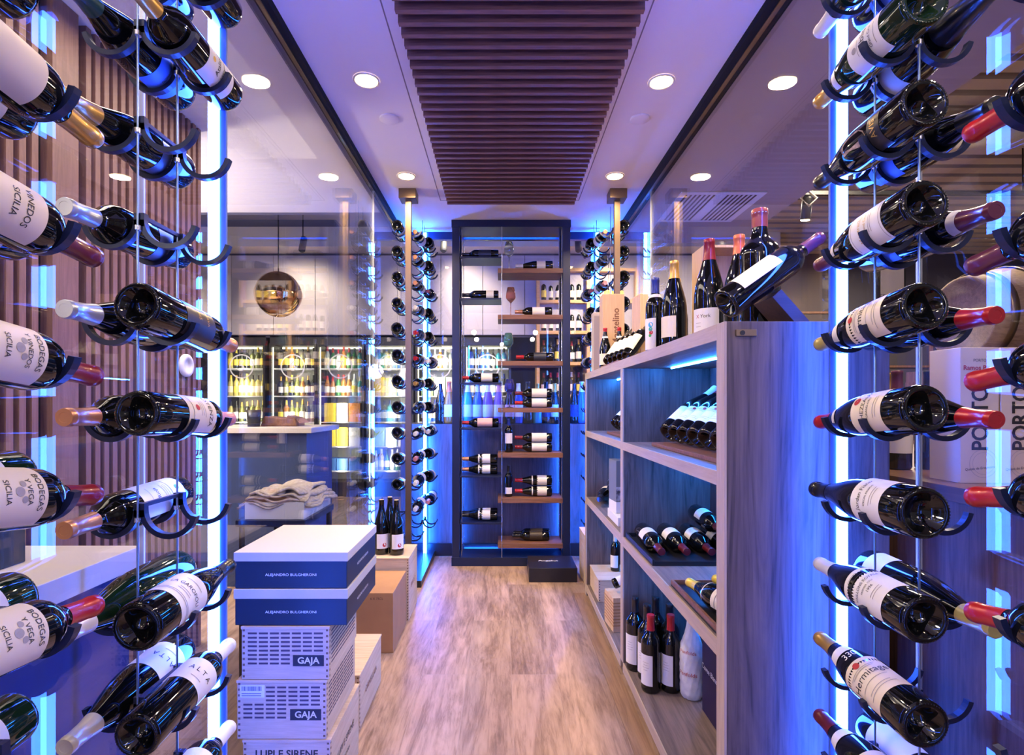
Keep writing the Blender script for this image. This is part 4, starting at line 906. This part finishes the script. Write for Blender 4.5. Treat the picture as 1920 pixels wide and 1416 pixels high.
for i, (u, num) in enumerate(((453, '5'), (549, '6'), (638, '7'), (731, '8'), (823, '9'), (914, '10'))):
    xc = fridge(u, num, i); gx = [-.22+.073*k for k in range(7)]
    for si, z in enumerate(shelf_z):
        if i < 2 and si > 2: continue
        if i > 3 and si > 2: continue
        zs = z-.006; gp = 'drinks in the fridge marked %s' % num
        fn = ['leftmost', 'second', 'third', 'fourth', 'fifth', 'rightmost'][i]; where = 'on %s shelf of %s fridge' % (ordn[si], fn)
        if (i == 2 and si in (2, 3)) or (i == 3 and si in (1, 2, 3)) or (i == 2 and si == 4) or (i == 4 and si == 1):
            for k in range(3):
                ci = [(0, 0, 1), (4, 4, 4), (2, 3, 1), (1, 1, 1), (5, 0, 5), (1, 5, 1), (0, 1, 5)][(i*2+si) % 7][k]
                box_item(xc-.17+.165*k, YF+.20, zs, .15, .2, .25 if ci != 4 else .16, CARD[ci], '%s carton %s, %s' % (CN[ci], where, ['left', 'middle', 'right'][k]), gp)
        else:
            for k in range(7):
                g = random.choice([['dark', 'olive', 'yellow'], ['dark', 'dark', 'amber', 'olive'], ['green', 'clear', 'amber', 'teal'], ['clear', 'green', 'yellow'], ['blue', 'amber', 'clear'], ['dark', 'blue', 'teal']][i])
                c = random.choice([['yellow', 'black', 'gold'], ['gold', 'yellow', 'black'], ['white', 'green', 'red'], ['white', 'green'], ['orange', 'white', 'blue'], ['blue', 'black', 'silver']][i])
                sb(xc+gx[k], YF+.16, zs, g, c, random.choice([M_cream, M_paper, YEL if i < 3 else M_paper]), '%s bottle, %s top, %s, %s from left' % (g, c, where, ordn[k]), gp, random.choice(['bordeaux', 'burgundy']), random.uniform(.86, 1.0))
    l = bpy.data.lights.new('fridge_lamp', 'AREA'); l.shape = 'RECTANGLE'; l.size = .05; l.size_y = 1.7; l.energy = 8.5; l.color = (1, .93, .66)
    lo = bpy.data.objects.new('fridge_lamp', l); COL.objects.link(lo); lo.location = (xc, YF+.032, 1.1); lo.rotation_euler = (PI/2, 0, 0)
# honey coloured shelving on the right at the back
YS = 6.9
t = thing('wooden_shelving', 'honey coloured wooden bottle shelving at the back right of the shop', 'shelving', (0, YS, 0))
for x in (.47, 1.12, 1.75): MB().box(x-.02, x+.02, 0, .35, .0005, 3.0).build('upright', M_gold_wood, t)
GZ = [2.98, 2.57, 2.17, 1.765, 1.345, .95]
for z in GZ:
    for x0, x1 in ((.491, 1.099), (1.141, 1.729)): MB().box(x0, x1, 0, .34, z-.04, z).build('shelf', M_gold_wood, t)
MB().box(.49, 1.73, .345, .36, .0005, 3.0).build('back_board', mat('shelf_back', (.05, .035, .03), .7), t)
for si, z in enumerate(GZ[1:]):
    for k in range(12):
        x = .55+.092*k
        if 1.08 < x < 1.17: continue
        if x > 1.62: continue
        c = random.choice(['red', 'black', 'gold', 'silver', 'wine']); p = random.choice([M_paper, M_cream, YEL, M_cream])
        sb(x, YS+.12, z, 'dark', c, p, '%s capsule bottle on %s shelf of honey wood unit, %s from left' % (c, ordn[si], (ordn+['eighth', 'ninth', 'tenth', 'eleventh', 'twelfth'])[k]), 'bottles on the honey wood shelving', random.choice(['bordeaux', 'burgundy']), random.uniform(.92, 1.03))
# pendant with bronze globe
pp = P(522, 552, 5.9)
t = thing('globe_pendant', 'round bronze mirror globe pendant on a thin black rod seen through left glass', 'pendant lamp', (pp.x, 5.9, 0))
MB().lathe([(0, pp.z-.255), (.10, pp.z-.238), (.19, pp.z-.17), (.245, pp.z-.07), (.258, pp.z), (.245, pp.z+.07), (.19, pp.z+.17), (.10, pp.z+.238), (0, pp.z+.255)], 40).build('globe', mat('bronze_mirror', (.55, .30, .14), .06, metal=1), t).modifiers.new('s', 'SUBSURF').render_levels = 1
MB().cyl((0, 0, pp.z+.25), (0, 0, 3.43), .008, 8).build('rod', M_black, t)
MB().cyl((0, 0, 3.425), (0, 0, 3.449), .085, 24).build('canopy', M_black, t)
def spot(p, lab, grp=None, ang=.3, glow=False, zc=None):
    t = thing('track_spotlight', lab, 'spotlight', p, group=grp)
    M = Matrix.Rotation(ang, 4, 'X')
    h = MB(); h.lathe([(0, .09), (.035, .09), (.038, .07), (.038, -.09), (.030, -.092)], 20, 0, True, M); h.build('housing', M_black, t)
    f = MB(); f.lathe([(.034, -.094), (.030, -.100), (0, -.102)], 20, 0, False, M); f.build('lens', mat('spot_lens_glow', (1, .95, .85), .4, emit=(1, .72, .38), es=45) if glow else M_black, t)
    if zc: MB().cyl((0, 0, .07), (0, 0, zc-p[2]), .008, 8).build('stem', M_black, t)
spot(P(568, 458, 6.2), 'black cylinder spotlight hanging behind the globe pendant', 'black cylinder spotlights', -.4, zc=3.449)
spot(P(832, 458, 6.2), 'black cylinder spotlight seen left of the end rack', 'black cylinder spotlights', -.4, zc=3.449)
spot(P(1084, 458, 6.2), 'black cylinder spotlight seen right of the end rack', 'black cylinder spotlights', -.4, zc=3.449)
for x, e in ((-2.6, 60), (-.6, 60), (1.4, 60), (-4.6, 50)):
    l = bpy.data.lights.new('shop_spot', 'SPOT'); l.energy = e*2.4; l.spot_size = 1.5; l.spot_blend = .8; l.color = (1, .80, .55); l.shadow_soft_size = .05
    lo = bpy.data.objects.new('shop_spot', l); COL.objects.link(lo); lo.location = (x, 6.0, 3.15); lo.rotation_euler = (math.radians(48), 0, 0)

# ------------------------------------------------------------------ left room beyond the glass
struct('ceiling_left', MB().box(-6.5, GL-.046, -1.2, 3.85, ZC, ZC+.1), M_ceil_out)
struct('trim_31', MB().box(-6.5, GL-.046, 3.85, 3.9, ZC, 3.45), mat('slate_fascia', (.10, .11, .17), .7))
XS = -1.52
t = thing('slat_wall', 'wall of vertical brown timber slats beyond the left glass', 'slatted wall', (XS, 0, 0))
MB().box(-.06, -.03, -.6, 2.72, .0005, ZC-.001).build('backing_board', M_slatback, t)
sm = MB().box(-.029, 0, 0, .024, .0005, ZC-.0015).mesh('slat', [M_slatwall]); y = -.3; i = 0
while y < 2.70:
    if not (1.76 < y < 1.905): link('slat', sm, t, (0, y, 0))
    y += .045
MB().box(-.029, .012, 1.79, 1.90, .0005, ZC-.0015).build('wide_post', M_slatwall, t)
for s_ in (0,):
    tag(MB().lathe([(.055, 0), (.055, .01), (.045, .016), (.03, .016), (.03, .006), (0, .006)], 28, M=Matrix.Rotation(PI/2, 4, 'Y')).build('round_wall_fitting', M_white, loc=(XS+.001, 2.56, 1.40)), 'white ring shaped fitting on the slat wall beside the light bar', 'wall fitting')
# white counter close to the left glass
t = thing('white_counter', 'white topped counter with a navy front just beyond the left glass', 'counter', (-1.0, 1.45, 0))
MB().box(-.42, .02, -1.1, 0, .772, .829).build('worktop', mat('white_stone', (.56, .50, .42), .35), t, bevel=.002)
MB().box(-.40, .0, -1.1, -.02, .0005, .771).build('base', mat('navy_laminate', (.015, .03, .12), .35), t)
tag(MB().box(-1.42, -1.16, .75, 1.30, .8295, .93).build('navy_box', mat('navy_card', (.012, .028, .085), .45), bevel=.003), 'navy box lying on the white counter at lower left', 'box')
# counter behind, further away
t = thing('bar_counter', 'white topped bar counter in front of the numbered fridges', 'counter', (-1.25, 3.5, 0))
MB().box(-2.2, 0, 0, .6, 1.025, 1.06).build('worktop', mat('white_stone', (.56, .50, .42), .35), t, bevel=.002)
MB().box(-2.18, -.05, .05, .58, .0005, 1.024).build('base', mat('slate_blue_laminate', (.04, .06, .13), .4), t)
mb = MB(); mb.box(-1.9, -1.0, .03, .049, .60, .98); mb.build('front_panel', mat('slate_dark', (.015, .02, .045), .3), t)
p = P(476, 790, 3.7)
tag(MB().lathe([(0, 0), (.040, 0), (.048, .115), (.044, .115), (.037, .01), (0, .01)], 24).build('ice_bucket', M_black, loc=(p.x, 3.7, 1.0605)), 'black tumbler shaped bucket on the bar counter', 'bucket')
t = thing('leather_case', 'open brown leather case lying on the bar counter', 'case', (P(522, 0, 3.75).x, 3.75, 1.0605))
ML = noisy('brown_leather', (.20, .09, .055), (.12, .05, .03), 40, .5)
mb = MB(); mb.prism([(-.13, 0), (.13, 0), (.12, .05), (-.10, .07)], .16); mb.build('body', ML, t, bevel=.006)
mb = MB(); mb.prism([(.06, .052), (.12, .0515), (.16, .025), (.15, .02), (.11, .06), (.06, .075)], .16); mb.build('flap', ML, t)
# low table with tray of linen beyond the glass
t = thing('side_table', 'small dark side table under the white linen tray', 'table', (-1.02, 2.56, 0))
MB().box(-.16, .15, -.2, .2, .67, .6995).build('tabletop', mat('slate_dark', (.015, .02, .045), .3), t, bevel=.002)
for a in (-.14, .13):
    for b in (-.18, .18): MB().cyl((a, b, .0005), (a, b, .6695), .012, 10).build('leg', M_black, t)
t = thing('linen_tray', 'white open box holding folded linen, seen over the navy boxes', 'tray', (-1.015, 2.38, .70))
for q in ((-.132, .131, 0, .008, .0005, .075), (-.132, .131, .362, .37, .0005, .075), (-.132, -.124, .0085, .3615, .0005, .075), (.123, .131, .0085, .3615, .0005, .075)): MB().box(*q).build('side', mat('white_card', (.78, .78, .74), .5), t)
MB().box(-.123, .122, .009, .361, .0006, .008).build('bottom', M_white, t)
ln = noisy('natural_linen', (.62, .55, .47), (.42, .35, .29), 60, .85, .4)
t = thing('linen_pile', 'rumpled heap of natural linen napkins on the white tray', 'linens', (-1.015, 2.38, .70))
for j in range(6):
    vs = []; fs = []; nx, ny = 26, 14; w = .17-.012*j; ph = random.uniform(0, 6); z0 = .060+.011*j
    for q in (0, 1):
        for b in range(ny+1):
            for a in range(nx+1):
                x = -w+2*w*a/nx; y = .02+.33*b/ny
                edge = max(0, abs(x)/w-.75)*.06
                z = z0+.009*math.sin(x*42+ph+y*9)+.006*math.sin(y*30+ph*2+x*20)+(.010 if j == 5 and x > 0 else 0)*math.sin(x*12)-edge*(1 if q == 0 else 1)+(.009 if q else 0)
                vs.append((x+.008*math.sin(y*25+ph), y-.02+.01*math.sin(x*20+ph), z))
        o = q*(nx+1)*(ny+1)
    N1 = (nx+1)*(ny+1)
    for b in range(ny):
        for a in range(nx):
            i0 = b*(nx+1)+a; fs.append((i0, i0+nx+1, i0+nx+2, i0+1)); fs.append((i0+N1, i0+1+N1, i0+nx+2+N1, i0+nx+1+N1))
    for a in range(nx):
        fs.append((a, a+1, a+1+N1, a+N1)); k2 = ny*(nx+1)+a; fs.append((k2+1, k2, k2+N1, k2+1+N1))
    for b in range(ny):
        k2 = b*(nx+1); fs.append((k2, k2+N1, k2+nx+1+N1, k2+nx+1)); k3 = k2+nx; fs.append((k3+N1, k3, k3+nx+1, k3+nx+1+N1))
    mb = MB(); mb.add(vs, fs, 0, True); mb.build('napkin', ln, t)
l = bpy.data.lights.new('left_room_lamp', 'AREA'); l.size = 1.6; l.energy = 16; l.color = (1, .84, .66)
lo = bpy.data.objects.new('left_room_lamp', l); COL.objects.link(lo); lo.location = (-1.18, 1.6, ZC-.05); l.shape = 'RECTANGLE'; l.size = .4; l.size_y = 2.6
l = bpy.data.lights.new('left_room_lamp', 'AREA'); l.size = 1.5; l.energy = 60; l.color = (1, .84, .66)
lo = bpy.data.objects.new('left_room_lamp', l); COL.objects.link(lo); lo.location = (-3.0, 3.0, ZC-.05)

# ------------------------------------------------------------------ right room beyond the glass
struct('ceiling_right', MB().box(GR+.033, 1.95, -1.2, YE+.3, ZC, ZC+.1), mat('right_soffit', (.42, .36, .32), .8))
struct('trim_32', MB().box(1.95, 2.0, -1.2, YE+.3, ZC, 3.45), mat('right_soffit', (.42, .36, .32), .8))
mb = MB()
for i in range(60): mb.box(2.001, 9, -1.2+.19*i, -1.2+.19*i+.12, 3.38, 3.45); 
mb.box(2.001, 9, -1.2, 10.5, 3.4505, 3.5, 0); struct('ceiling_right_deck', mb, mat('beige_deck', (.40, .34, .28), .8))
t = thing('air_vent', 'white slotted ceiling air vent in the right hand soffit', 'vent', (1.45, 3.75, ZC-.001))
MB().box(-.28, .28, -.28, .28, -.006, 0).build('frame', M_white, t)
for i in range(16):
    if i in (7, 8): continue
    MB().box(-.24+.0305*i, -.24+.0305*i+.013, -.24, .24, -.0075, -.0062).build('slot', M_black, t)
mb = MB(); mb.tube([(2.4, 5.2, 3.2), (2.5, 4.6, 3.2), (2.9, 4.1, 3.2), (3.6, 3.9, 3.2), (5, 3.9, 3.2)], .10, 16)
tag(mb.build('air_duct', mat('duct_grey', (.42, .40, .37), .4, metal=.4)), 'pale round air duct bending under the open ceiling at right', 'duct')
tr = thing('lighting_track', 'black lighting track under the open ceiling at right', 'track', (0, 0, 0))
MB().box(2.3, 4.4, 4.28, 4.32, 2.90, 2.93).build('rail', M_black, tr)
for x in (2.5, 4.2): MB().cyl((x, 4.3, 2.93), (x, 4.3, 3.37), .006, 6).build('hanger', M_black, tr)
for u, v in ((1512, 400), (1730, 392), (1857, 388)):
    q = P(u, v, 4.3); spot((q.x, 4.3, 2.80), 'black track spotlight with a warm lamp at %s of the right hand track' % {1512: 'the left', 1730: 'the middle', 1857: 'the right'}[u], 'track spotlights at right', .2, True, zc=2.90)
q = P(1540, 305, 3.4); spot((q.x, 3.4, q.z), 'black spotlight nearest the right light bar under the open ceiling', 'track spotlights at right', .2, True, zc=3.37)
mb = MB(); mb.tube([(2.15, 4.2, 3.385), (2.3, 4.15, 2.95), (2.42, 4.1, 2.80), (2.36, 4.1, 2.74), (2.30, 4.1, 2.80), (2.5, 4.1, 3.1), (2.6, 4.1, 3.385)], .010, 6)
tag(mb.build('hanging_cable', mat('cable_grey', (.45, .42, .38), .6)), 'loose looped cable hanging from the open ceiling at right', 'cable')
# shelf counter with boxes close to the right glass
t = thing('display_counter', 'brown timber display counter beyond the right glass', 'counter', (1.10, 1.0, 0))
MB().box(0, 1.0, -1.0, 3.2, .975, 1.012).build('worktop', wood('brown_top', (.20, .10, .065), (.09, .045, .03), 'Y', 1, .4), t, bevel=.001)
MB().box(.02, .98, -1.0, 3.18, .0005, .974).build('base', M_brownwood, t)
def portbox(x, y, lab):
    t = thing('port_wine_box', lab, 'wine box', (x, y, 1.0125), group='tall cream port wine boxes')
    MB().box(0, .098, 0, .098, 0, .345).build('carton', mat('port_cream', (.74, .60, .42), .5), t, bevel=.001)
    mb = MB(); flat_text(mb, 'PORTO', .010, (.049, -.0008, .312), (1, 0, 0), (0, 0, 1), 1); flat_text(mb, '*Ramos Pinto', .0165, (.049, -.0008, .293), (1, 0, 0), (0, 0, 1), 0)
    flat_text(mb, 'Tawny 10 anos', .009, (.049, -.0008, .276), (1, 0, 0), (0, 0, 1), 0); flat_text(mb, 'QUINTA DE ERVAMOIRA', .006, (.049, -.0008, .262), (1, 0, 0), (0, 0, 1), 1)
    flat_text(mb, '*PORTO', .058, (.051, -.0008, .165), (0, 0, 1), (-1, 0, 0), 1, sx=.85); flat_text(mb, 'Ramos Pinto', .0165, (.0988, .049, .293), (0, 1, 0), (0, 0, 1), 0)
    flat_text(mb, 'Quinta de Ervamoira', .009, (.049, -.0008, .038), (1, 0, .1), (0, 0, 1), 1)
    seg = 36; vs = []; fs = []
    for r, rr in ((.036, .0352), (.028, .0274)):
        o = len(vs)
        for i in range(seg): a = 2*PI*i/seg; vs += [(.058+r*math.cos(a), -.0008, .05+r*math.sin(a)), (.058+rr*math.cos(a), -.0008, .05+rr*math.sin(a))]
        for i in range(seg): j = (i+1) % seg; fs.append((o+2*i, o+2*j, o+2*j+1, o+2*i+1))
    mb.add([v if v[0] < .097 else (.097, v[1], v[2]) for v in vs], fs, 2)
    mb.build('lettering', [M_inkred, M_ink, M_inkgrey], t)
portbox(1.165, 1.355, 'tall cream port box with red script, left one, behind the right rack')
portbox(1.268, 1.355, 'tall cream port box at the right edge behind the light reflections')
for i, (x, y, c, p_) in enumerate(((1.23, 1.66, 'purple', M_paper), (1.33, 1.66, 'black', None), (1.30, 1.78, 'gold', M_paper), (1.40, 1.62, 'wine', M_paper), (1.20, 1.80, 'silver', M_paper), (1.47, 1.75, 'gold', None))):
    sb(x, y, 1.012, 'dark', c, p_, ['bottle with purple cap and barcode label', 'plain dark bottle with black cap', 'dark bottle with gold cap and white label', 'bottle with wine red cap and white label', 'bottle with silver cap beside the cabinet end', 'dark bottle with gold cap half behind the port box'][i]+' on the brown counter', 'bottles on the brown counter beyond the right glass', 'bordeaux', 1.02)
# barrel
t = thing('wooden_barrel', 'end of a wooden barrel above the port boxes at the right edge', 'barrel', (2.95, 3.0, 1.70), (0, PI/2, 0))
mb = MB(); mb.lathe([(0, -.35), (.21, -.35), (.21, -.37), (.23, -.37), (.27, -.2), (.285, 0), (.27, .2), (.23, .37), (0, .35)], 32); mb.build('staves', wood('barrel_oak', (.30, .20, .13), (.16, .10, .065), 'Z', 1, .6), t)
for z in (-.30, -.15, .15, .30):
    r = .285-.055*(abs(z)/.37)**2*1.0+.004; MB().lathe([(r, z-.02), (r+.003, z-.02), (r+.003, z+.02), (r, z+.02)], 32).build('hoop', M_bronze, t)
tag(MB().box(2.5, 3.4, 2.7, 3.3, 1.35, 1.412).build('barrel_shelf', M_brownwood), 'thick brown shelf carrying the barrel at right', 'shelf')
tag(MB().box(2.48, 3.42, 2.72, 3.28, .0005, 1.349).build('barrel_plinth', M_brownwood), 'tall brown plinth under the barrel shelf', 'plinth')
# framed sign
t = thing('framed_sign', 'dark framed pale panel with small black capitals behind the right rack', 'sign', P(1672, 560, 6.0))
MB().box(-.16, .16, 0, .02, -.42, .42).build('frame', M_black, t)
for x in (-.12, .12): MB().cyl((x, .01, .42), (x, .01, 3.38-t.location.z), .003, 6).build('wire', M_steel, t)
MB().box(-.125, .135, -.004, -.0005, -.38, .36).build('panel', mat('sign_grey', (.45, .41, .37), .6), t)
mb = MB(); flat_text(mb, 'FRANCE', .075, (0, -.005, .02), (1, 0, 0), (0, 0, 1)); mb.build('lettering', M_ink, t)
# far right shelving wall
YR = 7.6
struct('wall_right_back', MB().box(1.95, 9, YR+.5, YR+.6, .0005, 2.9), wood('dark_red_panel', (.11, .055, .04), (.05, .025, .02), 'Z', .6, .5))
t = thing('wall_shelving', 'long dark timber shelving with small bottles across the right hand shop wall', 'shelving', (2.0, YR, 0))
for z in (2.56, 2.18, 1.78, 1.38, .98): MB().box(0, 6.9, .1, .49, z-.03, z).build('shelf', M_brownwood, t)
for x in (0, 1.4, 2.8, 4.2, 5.6, 6.9): MB().box(x-.02, x+.02, .09, .495, .0005, 2.62).build('upright', M_brownwood, t)
for si, z in enumerate((2.18, 1.78, 2.56)):
    for k in range(34 if si != 2 else 0):
        x = 4.0+.13*k
        if abs((x-2.0) % 1.4) < .06 or abs((x-2.0) % 1.4) > 1.34: continue
        sb(x, YR+.25, z, 'dark', 'black', [M_paper, M_cream][si % 2], 'small bottle with pale label on the %s shelf of the right hand shop wall' % ['upper', 'lower'][si], 'pale label bottles on the right hand shop wall', 'bordeaux', 1.0)
for x, y, e in ((2.8, 3.6, 60), (4.6, 6.2, 90), (2.2, 5.8, 60)):
    l = bpy.data.lights.new('right_room_lamp', 'AREA'); l.size = .5; l.energy = e; l.color = (1, .80, .58)
    lo = bpy.data.objects.new('right_room_lamp', l); COL.objects.link(lo); lo.location = (x, y, 3.2)
l = bpy.data.lights.new('right_counter_lamp', 'AREA'); l.size = .3; l.energy = 14; l.color = (1, .80, .58)
lo = bpy.data.objects.new('right_counter_lamp', l); COL.objects.link(lo); lo.location = (1.45, 1.3, ZC-.03)

for x, y, z, e in ((-1.15, -.5, 1.7, 42), (1.5, -.9, 1.9, 9), (-2.6, 3.0, 1.9, 70), (-2.2, 1.8, 1.9, 40)):  # lamps added out of view to brighten the soffit and side rooms
    l = bpy.data.lights.new('added_fill_lamp', 'POINT'); l.energy = e; l.color = (1, .86, .76); l.shadow_soft_size = .15
    lo = bpy.data.objects.new('added_fill_lamp', l); COL.objects.link(lo); lo.location = (x, y, z)
